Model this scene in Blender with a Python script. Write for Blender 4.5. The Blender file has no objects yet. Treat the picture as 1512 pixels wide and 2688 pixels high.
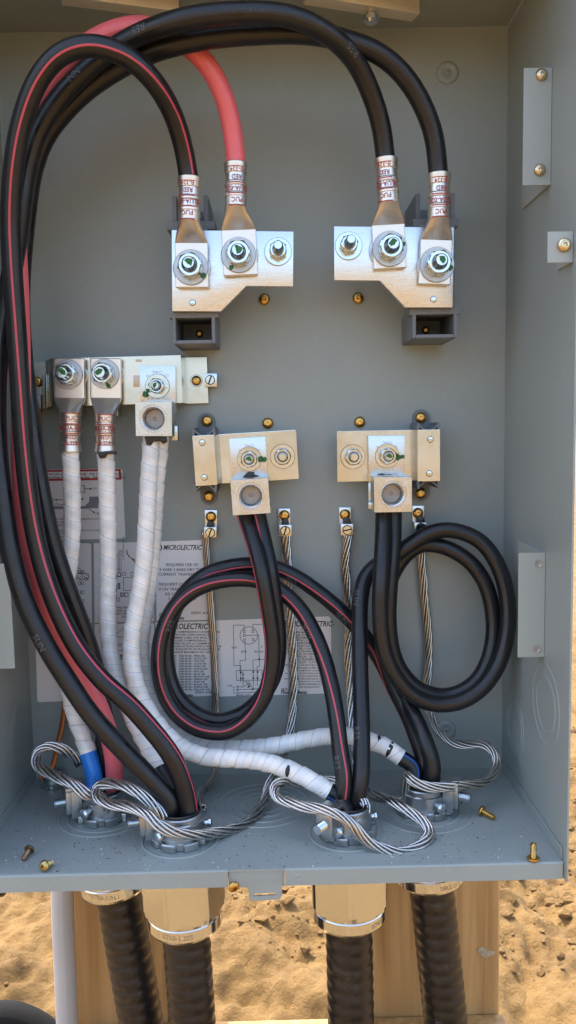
import bpy, bmesh, math, random
import numpy as np
from mathutils import Vector, Matrix
random.seed(7); rng = np.random.default_rng(7)
scn = bpy.context.scene
# ------------------------------------------------------------------ camera, sky, sun, exposure
F = 2139.3; CX, CY, CZ = 0.0155, -0.8411, 0.3667
YAW, PITCH, ROLL = 0.0117, -0.1018, -0.0186
_cy, _sy, _cp, _sp = math.cos(YAW), math.sin(YAW), math.cos(PITCH), math.sin(PITCH)
CF = np.array([_sy*_cp, _cy*_cp, _sp]); _r = np.array([_cy, -_sy, 0.0]); _u = np.cross(_r, CF)
CR = math.cos(ROLL)*_r + math.sin(ROLL)*_u; CU = -math.sin(ROLL)*_r + math.cos(ROLL)*_u
CAM = np.array([CX, CY, CZ])
cd = bpy.data.cameras.new('camera'); cam = bpy.data.objects.new('camera', cd); scn.collection.objects.link(cam)
cam.matrix_world = Matrix(((CR[0], CU[0], -CF[0], CX), (CR[1], CU[1], -CF[1], CY), (CR[2], CU[2], -CF[2], CZ), (0, 0, 0, 1)))
cd.sensor_fit = 'VERTICAL'; cd.sensor_height = 36.0; cd.lens = F/2688*36.0
cd.clip_start = 0.01; cd.clip_end = 2000
scn.camera = cam
SUN_EL, SUN_AZ = math.radians(63), math.radians(-38)      # azimuth measured from +Y (behind the cabinet) towards +X
sd = Vector((math.sin(SUN_AZ)*math.cos(SUN_EL), math.cos(SUN_AZ)*math.cos(SUN_EL), math.sin(SUN_EL)))
w = bpy.data.worlds.new('World'); scn.world = w; w.use_nodes = True
nt = w.node_tree; sky = nt.nodes.new('ShaderNodeTexSky'); sky.sky_type = 'NISHITA'; sky.sun_disc = False
sky.sun_elevation = SUN_EL; sky.sun_rotation = SUN_AZ
sky.dust_density = 4.0; sky.air_density = 1.0; sky.ozone_density = 0.3
bg = nt.nodes['Background']; bg.inputs[1].default_value = 0.15
nt.links.new(sky.outputs[0], bg.inputs[0])
sl = bpy.data.lights.new('sun', 'SUN'); sl.energy = 2.0; sl.angle = math.radians(0.5); sl.color = (1.0, 0.94, 0.84)
so = bpy.data.objects.new('sun', sl); scn.collection.objects.link(so)
so.rotation_euler = sd.to_track_quat('Z', 'Y').to_euler()
vs = scn.view_settings; vs.view_transform = 'Standard'; vs.look = 'None'; vs.gamma = 1; vs.exposure = 1.98
vs.use_curve_mapping = False

# ------------------------------------------------------------------ helpers: pixel -> place, meshes, things
COL = scn.collection
def ray(px, py): return CF + CR*(px-756)/F + CU*(1344-py)/F
def P(px, py, d):                       # point of that sight line at depth d (metres in front of the back panel)
    v = ray(px, py); t = (-d-CY)/v[1]; return CAM + v*t
def PZ(px, py, h): v = ray(px, py); t = (h-CZ)/v[2]; return CAM + v*t
def PX(px, py, X): v = ray(px, py); t = (X-CX)/v[0]; return CAM + v*t
def ppm(d): return F/(0.8411-d)         # about how many photo pixels make a metre at depth d

class Thing:
    pass
def tag(o, label=None, cat=None, group=None, kind=None):
    if label: o['label'] = label
    if cat: o['category'] = cat
    if group: o['group'] = group
    if kind: o['kind'] = kind
    return o
def thing(name, label, cat, loc, group=None):
    o = bpy.data.objects.new(name, None); o.empty_display_size = 0.02; COL.objects.link(o); o.location = Vector(loc)
    return tag(o, label, cat, group)
def attach(o, parent):
    if parent is not None:
        o.parent = parent
        if parent.type == 'EMPTY': o.matrix_parent_inverse = Matrix.Translation(-parent.location)
        else:                                   # a part that itself has a place: undo it
            m = Matrix.Identity(4)
            m = parent.matrix_basis.inverted()
            o.matrix_parent_inverse = m
def mk(name, V, Fc, mat, parent=None, smooth=False, uv=None, sharp=None):
    me = bpy.data.meshes.new(name)
    me.from_pydata([tuple(map(float, v)) for v in V], [], [tuple(f) for f in Fc])
    if uv is not None:
        l = me.uv_layers.new(name='UVMap')
        flat = np.zeros((len(me.loops), 2))
        for i, lp in enumerate(uv): flat[i] = lp
        l.data.foreach_set('uv', flat.ravel())
    me.validate(); me.update()
    if smooth: me.polygons.foreach_set('use_smooth', [True]*len(me.polygons))
    if smooth and sharp: me.set_sharp_from_angle(angle=math.radians(sharp))
    me.materials.append(mat)
    o = bpy.data.objects.new(name, me); COL.objects.link(o); attach(o, parent)
    return o
def inst(name, me, loc, parent=None, rot=None):
    o = bpy.data.objects.new(name, me); COL.objects.link(o); o.location = Vector(loc)
    if rot is not None: o.rotation_euler = rot
    attach(o, parent); return o
def bm_mesh(name, bm, mat, parent=None, smooth=False, sharp=35):
    bmesh.ops.recalc_face_normals(bm, faces=bm.faces)
    me = bpy.data.meshes.new(name); bm.to_mesh(me); bm.free()
    if smooth: me.polygons.foreach_set('use_smooth', [True]*len(me.polygons)); me.set_sharp_from_angle(angle=math.radians(sharp))
    me.materials.append(mat)
    o = bpy.data.objects.new(name, me); COL.objects.link(o); attach(o, parent); return o
def add_prism(bm, pts, ext):
    a = [bm.verts.new(tuple(map(float, p))) for p in pts]; b = [bm.verts.new(tuple(map(float, np.array(p)+np.array(ext)))) for p in pts]
    n = len(pts); fs = [bm.faces.new(a), bm.faces.new(b[::-1])]
    for i in range(n): fs.append(bm.faces.new((a[i], b[i], b[(i+1) % n], a[(i+1) % n])))
    return fs
def prism(name, pts, ext, mat, parent=None, bevel=0.0, seg=2):
    bm = bmesh.new(); add_prism(bm, pts, ext); bmesh.ops.recalc_face_normals(bm, faces=bm.faces)
    if bevel: bmesh.ops.bevel(bm, geom=list(bm.edges), offset=bevel, segments=seg, profile=0.6, affect='EDGES', clamp_overlap=True)
    return bm_mesh(name, bm, mat, parent, smooth=bevel > 0, sharp=40)
def add_box(bm, c0, c1):
    x0, y0, z0 = c0; x1, y1, z1 = c1
    return add_prism(bm, [(x0, y0, z0), (x1, y0, z0), (x1, y0, z1), (x0, y0, z1)], (0, y1-y0, 0))
def box(name, c0, c1, mat, parent=None, bevel=0.0, seg=2):
    x0, y0, z0 = c0; x1, y1, z1 = c1
    return prism(name, [(x0, y0, z0), (x1, y0, z0), (x1, y0, z1), (x0, y0, z1)], (0, y1-y0, 0), mat, parent, bevel, seg)
def slab(name, px, d, t, mat, parent=None, bevel=0.0004):  # outline in photo pixels at depth d, thickness t towards the panel
    return prism(name, [P(x, y, d) for x, y in px], (0, t, 0), mat, parent, bevel)
def frame_from(axis):
    a = Vector(axis).normalized(); up = Vector((0, 0, 1)) if abs(a.z) < 0.9 else Vector((1, 0, 0))
    x = up.cross(a).normalized(); y = a.cross(x); return np.array(x), np.array(y), np.array(a)
def lathe_data(prof, n=32, origin=(0, 0, 0), axis=(0, -1, 0), rad=None, spin=0.0):
    X, Y, A = frame_from(axis); o = np.array(origin, float); V = []; Fc = []
    for k, (r, h) in enumerate(prof):
        for i in range(n):
            th = 2*math.pi*i/n; rr = rad(r, h, th, k) if rad else r
            V.append(o + A*h + X*math.cos(th+spin)*rr + Y*math.sin(th+spin)*rr)
    for k in range(len(prof)-1):
        for i in range(n):
            j = (i+1) % n; Fc.append((k*n+i, k*n+j, (k+1)*n+j, (k+1)*n+i))
    if prof[0][0] > 1e-6: Fc.append(tuple(range(n-1, -1, -1)))
    if prof[-1][0] > 1e-6: Fc.append(tuple((len(prof)-1)*n+i for i in range(n)))
    return V, Fc
def lathe(name, prof, mat, parent=None, n=32, origin=(0, 0, 0), axis=(0, -1, 0), rad=None, spin=0.0, sharp=30):
    V, Fc = lathe_data(prof, n, origin, axis, rad, spin)
    return mk(name, V, Fc, mat, parent, True, sharp=sharp)
def hexr(th, af): a = math.pi/3; t = (th % a)-a/2; return af/2/math.cos(t)
def nut(name, org, af, h, hole, mat, parent, spin=0.0, axis=(0, -1, 0)):
    ch = af*0.075
    prof = [(hole, h-0.0008), (hole+0.0008, h), (af*.47, h), (af*.53, h-ch*.5), (af*.6, h-ch), (af*.6, 0.0), (hole, 0.0)]
    def rad(r, hh, th, k): return min(r, hexr(th, af)) if k >= 2 else r
    V, Fc = lathe_data(prof, 48, org, axis, rad, spin)
    return mk(name, V, Fc[:-2], mat, parent, True, sharp=22)
def stud(name, org, r, L, mat, parent, pitch=0.0018):
    prof = [(r*.97, 0)]; z = 0.0
    while z < L-0.0035: prof += [(r, z+pitch*.35), (r*.9, z+pitch*.85)]; z += pitch
    prof += [(r*.93, L-.0018), (r*.8, L-.0004), (r*.75, L), (1e-7, L)]
    return lathe(name, prof, mat, parent, 24, org)
def washer(name, org, R, r, t, mat, parent): 
    e = .0004
    return lathe(name, [(r, t), (R-e, t), (R, t-e), (R, 0), (r, 0)], mat, parent, 40, org)
def rivet(name, org, r, mat, parent): return lathe(name, [(r, 0), (r, .0006), (r*.8, .0012), (r*.3, .0014), (1e-7, .0014)], mat, parent, 20, org)
# pan-head screw with square recess: mesh data shared by all
def pan_head(name, R, h, sq, mat, shank=0.0):
    n = 32; V = []; rows = []
    def sqr(th): return sq/max(abs(math.cos(th)), abs(math.sin(th)))
    prof = [(R*.96, 0, 0), (R, h*.18, 0), (R*.97, h*.42, 0), (R*.86, h*.7, 0), (R*.66, h*.9, 0), (R*.45, h, 0), (sq, h*1.0, 1), (sq*.92, h*.35, 1), (0, h*.3, 0)]
    if shank:
        s = R*.5; q = [(1e-4, -shank, 0), (s*.55, -shank+.0005, 0)]; z = -shank+.001
        while z < -0.0012: q += [(s, z+.0004, 0), (s*.8, z+.001, 0)]; z += .0013
        prof = q+[(s*.9, 0, 0)]+prof
    Fc = []
    for r, z, k in prof:
        for i in range(n):
            th = 2*math.pi*i/n+math.pi/4; rr = sqr(th)*(r/sq) if k else r
            V.append((rr*math.cos(th), -z, rr*math.sin(th)))
    for k in range(len(prof)-1):
        for i in range(n):
            j = (i+1) % n; Fc.append((k*n+i, (k+1)*n+i, (k+1)*n+j, k*n+j))
    me = bpy.data.meshes.new(name); me.from_pydata(V, [], Fc); me.validate(); bm = bmesh.new(); bm.from_mesh(me); bmesh.ops.recalc_face_normals(bm, faces=bm.faces); bm.to_mesh(me); bm.free()
    me.polygons.foreach_set('use_smooth', [True]*len(me.polygons)); me.set_sharp_from_angle(angle=math.radians(38)); me.materials.append(mat); return me

# ---- sweeps
def spline(pts, step=0.004):
    p = np.array(pts, float); p = np.vstack([2*p[0]-p[1], p, 2*p[-1]-p[-2]]); out = []
    for i in range(1, len(p)-2):
        p0, p1, p2, p3 = p[i-1:i+3]
        t = [0]; 
        for a, b in ((p0, p1), (p1, p2), (p2, p3)): t.append(t[-1]+max(np.linalg.norm(b-a), 1e-5)**.5)
        for s in np.linspace(t[1], t[2], 24, endpoint=False):
            A1 = (t[1]-s)/(t[1]-t[0])*p0+(s-t[0])/(t[1]-t[0])*p1; A2 = (t[2]-s)/(t[2]-t[1])*p1+(s-t[1])/(t[2]-t[1])*p2; A3 = (t[3]-s)/(t[3]-t[2])*p2+(s-t[2])/(t[3]-t[2])*p3
            B1 = (t[2]-s)/(t[2]-t[0])*A1+(s-t[0])/(t[2]-t[0])*A2; B2 = (t[3]-s)/(t[3]-t[1])*A2+(s-t[1])/(t[3]-t[1])*A3
            out.append((t[2]-s)/(t[2]-t[1])*B1+(s-t[1])/(t[2]-t[1])*B2)
    out.append(p[-2]); out = np.array(out)
    k = 5                                             # light smoothing takes the jitter of the hand-read points out
    for _ in range(k*6):
        q = out.copy(); q[1:-1] = .25*out[:-2]+.5*out[1:-1]+.25*out[2:]; out = q
    L = np.concatenate([[0], np.cumsum(np.linalg.norm(np.diff(out, axis=0), axis=1))])
    n = max(2, int(L[-1]/step)); s = np.linspace(0, L[-1], n+1)
    return np.stack([np.interp(s, L, out[:, k]) for k in range(3)], 1), s
class Path:
    def __init__(self, pts, step=0.004):
        self.p, self.s = spline(pts, step); self.L = self.s[-1]
        t = np.gradient(self.p, axis=0); self.t = t/np.linalg.norm(t, axis=1)[:, None]
        v = CAM-self.p; v = v/np.linalg.norm(v, axis=1)[:, None]
        n = v-self.t*(v*self.t).sum(1)[:, None]; n = n/np.maximum(np.linalg.norm(n, axis=1), 1e-4)[:, None]
        for _ in range(8): n[1:-1] = .25*n[:-2]+.5*n[1:-1]+.25*n[2:]
        n = n-self.t*(n*self.t).sum(1)[:, None]; self.n = n/np.linalg.norm(n, axis=1)[:, None]
        self.b = np.cross(self.t, self.n)
    def at(self, s):
        f = lambda a: np.array([np.interp(s, self.s, a[:, k]) for k in range(3)])
        return f(self.p), f(self.n), f(self.b), f(self.t)
    def near(self, px, py):                            # arc length of the sample seen closest to a pixel
        v = self.p-CAM; z = v@CF; x = 756+F*(v@CR)/z; y = 1344-F*(v@CU)/z
        return self.s[np.argmin((x-px)**2+(y-py)**2)]
def tube(name, path, R, mat, parent=None, n=20, rfun=None, uvpitch=None, s0=None, s1=None, cap=True):
    idx = [i for i in range(len(path.s)) if (s0 is None or path.s[i] >= s0-1e-6) and (s1 is None or path.s[i] <= s1+1e-6)]
    V = []; Fc = []; uv = []; m = n+1
    for i in idx:
        for j in range(m):
            th = 2*math.pi*j/n; r = R if rfun is None else rfun(path.s[i], th, R)
            V.append(path.p[i]+path.n[i]*math.cos(th)*r+path.b[i]*math.sin(th)*r)
    for k in range(len(idx)-1):
        for j in range(n):
            Fc.append((k*m+j, (k+1)*m+j, (k+1)*m+j+1, k*m+j+1))
            if uvpitch:
                a = warp(path.s[idx[k]])/uvpitch; b = warp(path.s[idx[k+1]])/uvpitch; c = j/n; e = (j+1)/n
                uv += [(a+c, c), (b+c, c), (b+e, e), (a+e, e)]
    if cap:
        Fc.append(tuple(range(n))); Fc.append(tuple((len(idx)-1)*m+j for j in range(n-1, -1, -1)))
        if uvpitch: uv += [(0.5, 0)]*(2*n)
    o = mk(name, V, Fc, mat, parent, True, uv if uvpitch else None, sharp=60); return o
def stripe(name, path, R, width, phi, mat, parent, proud=0.00015, s0=0, s1=None):
    s1 = path.L if s1 is None else s1; V = []; Fc = []; k = 0; ks = [a for a, _ in phi]; ps = [b for _, b in phi]; m = 4
    for i in range(len(path.s)):
        s = path.s[i]
        if s < s0 or s > s1: continue
        f = np.interp(s/path.L, ks, ps)
        for j in range(m+1):
            th = f+(j/m-.5)*width/R; rr = R+proud+(.0 if 0 < j < m else -.0003); V.append(path.p[i]+(path.n[i]*math.cos(th)+path.b[i]*math.sin(th))*rr)
        k += 1
    for a in range(k-1):
        for j in range(m): Fc.append((a*(m+1)+j, a*(m+1)+j+1, (a+1)*(m+1)+j+1, (a+1)*(m+1)+j))
    return mk(name, V, Fc, mat, parent, True)
def strands(name, pts, R, mat, parent=None, n=7, pitch=0.06, step=0.004, m=6, loose=0.0, seed=0):
    pa = Path(pts, step); rs = R*math.sin(math.pi/n)/(1+math.sin(math.pi/n))*1.06; ro = R-rs; V = []; Fc = []; rr = random.Random(seed)
    for q in range(n):
        ph = 2*math.pi*q/n; base = len(V); lo = [rr.uniform(0, loose) for _ in range(8)]
        P_ = []
        for i, s in enumerate(pa.s):
            l = ro*(1+np.interp(s/pa.L*7, range(8), lo)); th = ph+2*math.pi*s/pitch
            P_.append(pa.p[i]+(pa.n[i]*math.cos(th)+pa.b[i]*math.sin(th))*l)
        P_ = np.array(P_); T = np.gradient(P_, axis=0); T /= np.linalg.norm(T, axis=1)[:, None]
        for i in range(len(P_)):
            nn = pa.n[i]-T[i]*(pa.n[i]@T[i]); nn /= np.linalg.norm(nn); bb = np.cross(T[i], nn)
            for j in range(m):
                a = 2*math.pi*j/m; V.append(P_[i]+(nn*math.cos(a)+bb*math.sin(a))*rs)
        N = len(P_)
        for i in range(N-1):
            for j in range(m): Fc.append((base+i*m+j, base+(i+1)*m+j, base+(i+1)*m+(j+1) % m, base+i*m+(j+1) % m))
        Fc.append(tuple(base+j for j in range(m))); Fc.append(tuple(base+(N-1)*m+j for j in range(m-1, -1, -1)))
    return mk(name, V, Fc, mat, parent, True), pa
# ---- flat print
def text2d(txt, size=1.0, bold=0.0, shear=0.0, align='LEFT'):
    cu = bpy.data.curves.new('t', 'FONT'); cu.body = txt; cu.size = size; cu.offset = bold; cu.shear = shear; cu.align_x = align; cu.resolution_u = 2
    o = bpy.data.objects.new('t', cu); me = o.to_mesh()
    V = [(v.co.x, v.co.y) for v in me.vertices]; Fc = [tuple(p.vertices) for p in me.polygons]
    o.to_mesh_clear(); bpy.data.objects.remove(o); bpy.data.curves.remove(cu); return V, Fc
class Print:                                            # ink collected for one sheet, in photo pixels at a depth
    def __init__(self, d): self.d = d; self.V = []; self.F = []
    def text(self, x, y, txt, h, bold=0, shear=0, align='LEFT', wx=1.0, rot=0.0):
        V, Fc = text2d(txt, h*1.38, bold*h, shear, align); b = len(self.V); c, s = math.cos(rot), math.sin(rot)
        for a, e in V: self.V.append(P(x+(a*wx*c+e*s), y-(e*c-a*wx*s), self.d))
        self.F += [tuple(b+i for i in f) for f in Fc]
    def poly(self, pts): b = len(self.V); self.V += [P(x, y, self.d) for x, y in pts]; self.F.append(tuple(range(b, b+len(pts))))
    def line(self, pts, w=1.6):
        for (x0, y0), (x1, y1) in zip(pts, pts[1:]):
            dx, dy = x1-x0, y1-y0; l = math.hypot(dx, dy) or 1; nx, ny = -dy/l*w/2, dx/l*w/2; ex, ey = dx/l*w/2, dy/l*w/2
            self.poly([(x0-ex+nx, y0-ey+ny), (x1+ex+nx, y1+ey+ny), (x1+ex-nx, y1+ey-ny), (x0-ex-nx, y0-ey-ny)])
    def rect(self, x0, y0, x1, y1, w=1.6): self.line([(x0, y0), (x1, y0), (x1, y1), (x0, y1), (x0, y0)], w)
    def circ(self, x, y, r, w=1.8): self.line([(x+r*math.cos(a*math.pi/12), y+r*math.sin(a*math.pi/12)) for a in range(25)], w)
    def build(self, name, mat, parent): return mk(name, self.V, self.F, mat, parent)
def wrap_text(name, path, R, s, txt, h, mat, parent, phi=0.0, flip=1, proud=0.0003, bold=0.0, across=False):
    V, Fc = text2d(txt, h*1.38, bold*h, 0, 'CENTER'); out = []
    for x, y in V:
        y -= h/2
        if across: ss = s-y; th = phi-x/R
        else: ss = s+flip*x; th = phi-flip*y/R
        p, n, b, t = path.at(min(max(ss, 0), path.L)); out.append(p+(n*math.cos(th)+b*math.sin(th))*(R+proud))
    return mk(name, out, Fc, mat, parent)

# ------------------------------------------------------------------ materials
def M(name, col, rough=0.5, metal=0.0, bump=0.0, bscale=200.0, var=0.0, vscale=20.0, aniso=None, spec=0.5, coat=0.0, rvar=0.0):
    m = bpy.data.materials.new(name); m.use_nodes = True; t = m.node_tree; b = t.nodes['Principled BSDF']
    b.inputs['Base Color'].default_value = (*col, 1); b.inputs['Roughness'].default_value = rough; b.inputs['Metallic'].default_value = metal
    b.inputs['Specular IOR Level'].default_value = spec; b.inputs['Coat Weight'].default_value = coat
    tc = t.nodes.new('ShaderNodeTexCoord')
    src = tc.outputs['Object']
    if aniso:
        mp = t.nodes.new('ShaderNodeMapping'); mp.inputs['Scale'].default_value = aniso; t.links.new(src, mp.inputs[0]); src = mp.outputs[0]
    if var or rvar:
        n = t.nodes.new('ShaderNodeTexNoise'); n.inputs['Scale'].default_value = vscale; n.inputs['Detail'].default_value = 6; n.inputs['Roughness'].default_value = .65; t.links.new(src, n.inputs['Vector'])
        if var:
            r = t.nodes.new('ShaderNodeValToRGB'); r.color_ramp.elements[0].position = .3; r.color_ramp.elements[1].position = .7
            r.color_ramp.elements[0].color = (*[c*(1-var) for c in col], 1); r.color_ramp.elements[1].color = (*[min(1, c*(1+var)) for c in col], 1)
            t.links.new(n.outputs['Fac'], r.inputs[0]); t.links.new(r.outputs[0], b.inputs['Base Color'])
        if rvar:
            mr = t.nodes.new('ShaderNodeMapRange'); mr.inputs[1].default_value = .3; mr.inputs[2].default_value = .7; mr.inputs[3].default_value = max(.02, rough-rvar); mr.inputs[4].default_value = min(1, rough+rvar)
            t.links.new(n.outputs['Fac'], mr.inputs[0]); t.links.new(mr.outputs[0], b.inputs['Roughness'])
    if bump:
        n2 = t.nodes.new('ShaderNodeTexNoise'); n2.inputs['Scale'].default_value = bscale; n2.inputs['Detail'].default_value = 4; t.links.new(src, n2.inputs['Vector'])
        bp = t.nodes.new('ShaderNodeBump'); bp.inputs['Strength'].default_value = bump; bp.inputs['Distance'].default_value = 0.001; t.links.new(n2.outputs['Fac'], bp.inputs['Height']); t.links.new(bp.outputs[0], b.inputs['Normal'])
    return m
def worn(m, col, dust, lo, hi, sc, k=.7):       # dust and scuffs: a second colour where a fine noise peaks, thinned by a broad one
    t = m.node_tree; b = t.nodes['Principled BSDF']; tc = t.nodes.new('ShaderNodeTexCoord'); src = b.inputs['Base Color'].links[0].from_socket if b.inputs['Base Color'].links else None
    n = t.nodes.new('ShaderNodeTexNoise'); n.inputs['Scale'].default_value = sc; n.inputs['Detail'].default_value = 5; n.inputs['Roughness'].default_value = .6; t.links.new(tc.outputs['Object'], n.inputs['Vector'])
    n2 = t.nodes.new('ShaderNodeTexNoise'); n2.inputs['Scale'].default_value = 14; n2.inputs['Detail'].default_value = 3; t.links.new(tc.outputs['Object'], n2.inputs['Vector'])
    mr = t.nodes.new('ShaderNodeMapRange'); mr.inputs[1].default_value = lo; mr.inputs[2].default_value = hi; mr.inputs[4].default_value = k; t.links.new(n.outputs['Fac'], mr.inputs[0])
    m2 = t.nodes.new('ShaderNodeMapRange'); m2.inputs[1].default_value = .42; m2.inputs[2].default_value = .62; t.links.new(n2.outputs['Fac'], m2.inputs[0])
    mu = t.nodes.new('ShaderNodeMath'); mu.operation = 'MULTIPLY'; t.links.new(mr.outputs[0], mu.inputs[0]); t.links.new(m2.outputs[0], mu.inputs[1])
    mx = t.nodes.new('ShaderNodeMix'); mx.data_type = 'RGBA'; t.links.new(mu.outputs[0], mx.inputs[0]); mx.inputs[6].default_value = (*col, 1); mx.inputs[7].default_value = (*dust, 1)
    if src: t.links.new(src, mx.inputs[6])
    t.links.new(mx.outputs[2], b.inputs['Base Color']); return m
PAINT = worn(M('grey_enamel', (.296, .336, .322), .40, bump=.06, bscale=300, var=.075, vscale=6, rvar=.10), (.28, .33, .32), (.40, .43, .41), .60, .72, 130, .5)
PAINT2 = M('grey_enamel_bracket', (.345, .385, .365), .40, bump=.04, bscale=300, var=.03, vscale=14)
PLASTIC = M('grey_insulator_plastic', (.16, .175, .19), .5, bump=.05, bscale=250)
ALU = M('brushed_aluminium', (.71, .745, .78), .30, 1, bump=.05, bscale=60, var=.06, vscale=40, aniso=(1, 1, 18), rvar=.08)
TIN = M('tin_plate', (.60, .63, .65), .27, 1, bump=.06, bscale=900, var=.10, vscale=60, rvar=.08)
LUGM = M('tinned_lug', (.80, .74, .66), .38, 1, bump=.04, bscale=900, var=.04, vscale=50, rvar=.05)
YZINC = M('yellow_zinc_bar', (.60, .615, .59), .22, 1, bump=.03, bscale=900, var=.12, vscale=25, rvar=.06)
ZINC = M('zinc_hardware', (.60, .66, .70), .16, 1, bump=.05, bscale=900, var=.08, vscale=90, rvar=.06)
FROST = M('galvanised_washer', (.50, .52, .54), .42, 1, bump=.10, bscale=900, var=.10, vscale=120)
BRASS = M('yellow_chromate_screw', (.62, .38, .11), .26, 1, var=.25, vscale=300, rvar=.08)
PIT = M('screw_recess', (.62, .40, .12), .35, 1)
HUB = M('bar_warm_reflection', (.80, .72, .58), .5, .6)  # beige reflection on the metal is painted into the base colour
SETM = M('shaded_set_screw', (.36, .33, .30), .5, .7, var=.1, vscale=300)  # shade of the deep recess is put into this darker colour
STEEL = M('cast_zinc_bushing', (.46, .49, .50), .36, 1, bump=.16, bscale=500, var=.12, vscale=60, rvar=.1)
BLACK = worn(M('black_cable_jacket', (.0085, .009, .011), .37, bump=.14, bscale=120, var=.25, vscale=60, rvar=.13), (.01, .01, .011), (.09, .08, .068), .62, .74, 420, .8)
STRIPE = M('red_stripe', (.52, .065, .10), .42)
BSTRIPE = M('blue_stripe', (.02, .10, .36), .42)
RED = M('red_cable_jacket', (.78, .15, .17), .36, var=.06, vscale=40, rvar=.08, bump=.05)
BTAPE = M('blue_tape', (.015, .20, .66), .33, bump=.1, bscale=150)
DARKG = M('black_compound_and_shade', (.012, .013, .015), .3, bump=.4, bscale=400)  # real compound and black throat; also painted shade behind slotted screws
GREEN = M('green_marker', (.02, .13, .025), .45, var=.35, vscale=500)
REDINK = M('red_ink', (.40, .05, .04), .5, var=.45, vscale=500)
WPATCH = M('bright_tin_patch', (.76, .77, .77), .34, 1, bump=.15, bscale=900)
INK = M('black_ink', (.02, .02, .022), .6); RINK = M('red_label_ink', (.45, .02, .03), .5); GINK = M('grey_label_ink', (.22, .22, .25), .55)
JINK = M('jacket_print', (.11, .115, .12), .6); EMB = M('embossed_mark', (.42, .39, .33), .5, .7)
LABEL = M('label_foil', (.82, .79, .77), .42, .0, bump=.03, bscale=400, var=.04, vscale=12)
BARE = M('bare_aluminium_strand', (.60, .59, .57), .27, 1, var=.12, vscale=80, rvar=.08)
TINNED = M('weathered_aluminium_strand', (.58, .555, .51), .32, 1, var=.2, vscale=60, rvar=.08)
COPPER = M('bare_copper', (.62, .22, .08), .3, 1, var=.15, vscale=80)
CONN = M('machined_connector', (.70, .755, .83), .13, 1, bump=.03, bscale=300, var=.03, vscale=60, aniso=(1, 1, 12), rvar=.04)
TECK = worn(M('black_armour_jacket', (.013, .012, .012), .36, bump=.10, bscale=120, var=.25, vscale=30, rvar=.1), (.015, .014, .013), (.10, .075, .05), .52, .75, 160, .55)
PVC = M('white_pvc', (.44, .43, .42), .45, var=.04, vscale=20)
GPVC = M('grey_pvc', (.012, .012, .012), .85, spec=.15, var=.08, vscale=30)
DUST = M('bright_filing', (.8, .8, .78), .25, 1); DIRT = M('dark_dirt', (.012, .011, .010), .8)
PINK = M('pink_marker_ribbon', (.75, .06, .16), .5); YEL = M('yellow_marker_ribbon', (.55, .60, .05), .5)
def tape_mat():
    m = bpy.data.materials.new('white_vinyl_tape'); m.use_nodes = True; t = m.node_tree; b = t.nodes['Principled BSDF']
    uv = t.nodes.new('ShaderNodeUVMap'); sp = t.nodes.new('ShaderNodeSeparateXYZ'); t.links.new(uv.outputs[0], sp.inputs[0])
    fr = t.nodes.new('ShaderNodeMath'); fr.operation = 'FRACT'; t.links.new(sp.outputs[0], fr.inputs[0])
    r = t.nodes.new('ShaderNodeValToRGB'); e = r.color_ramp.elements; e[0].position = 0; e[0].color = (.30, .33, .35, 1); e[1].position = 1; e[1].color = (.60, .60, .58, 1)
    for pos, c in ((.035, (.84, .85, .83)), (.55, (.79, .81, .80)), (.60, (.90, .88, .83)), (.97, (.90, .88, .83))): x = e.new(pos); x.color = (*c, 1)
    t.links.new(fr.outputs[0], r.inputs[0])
    tc = t.nodes.new('ShaderNodeTexCoord'); n = t.nodes.new('ShaderNodeTexNoise'); n.inputs['Scale'].default_value = 45; n.inputs['Detail'].default_value = 5; t.links.new(tc.outputs['Object'], n.inputs['Vector'])
    r2 = t.nodes.new('ShaderNodeValToRGB'); r2.color_ramp.elements[0].position = .25; r2.color_ramp.elements[0].color = (.80, .80, .79, 1); r2.color_ramp.elements[1].position = .6; r2.color_ramp.elements[1].color = (1, 1, 1, 1); t.links.new(n.outputs['Fac'], r2.inputs[0])
    mx = t.nodes.new('ShaderNodeMix'); mx.data_type = 'RGBA'; mx.blend_type = 'MULTIPLY'; mx.inputs[0].default_value = 1; t.links.new(r.outputs[0], mx.inputs[6]); t.links.new(r2.outputs[0], mx.inputs[7]); t.links.new(mx.outputs[2], b.inputs['Base Color'])
    n3 = t.nodes.new('ShaderNodeTexNoise'); n3.inputs['Scale'].default_value = 130; t.links.new(tc.outputs['Object'], n3.inputs['Vector']); bp = t.nodes.new('ShaderNodeBump'); bp.inputs['Strength'].default_value = .5; bp.inputs['Distance'].default_value = .001; t.links.new(n3.outputs[0], bp.inputs['Height']); t.links.new(bp.outputs[0], b.inputs['Normal'])
    b.inputs['Roughness'].default_value = .38; return m
TAPE = worn(tape_mat(), (.8, .8, .8), (.34, .29, .24), .64, .74, 170, .7)
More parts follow.
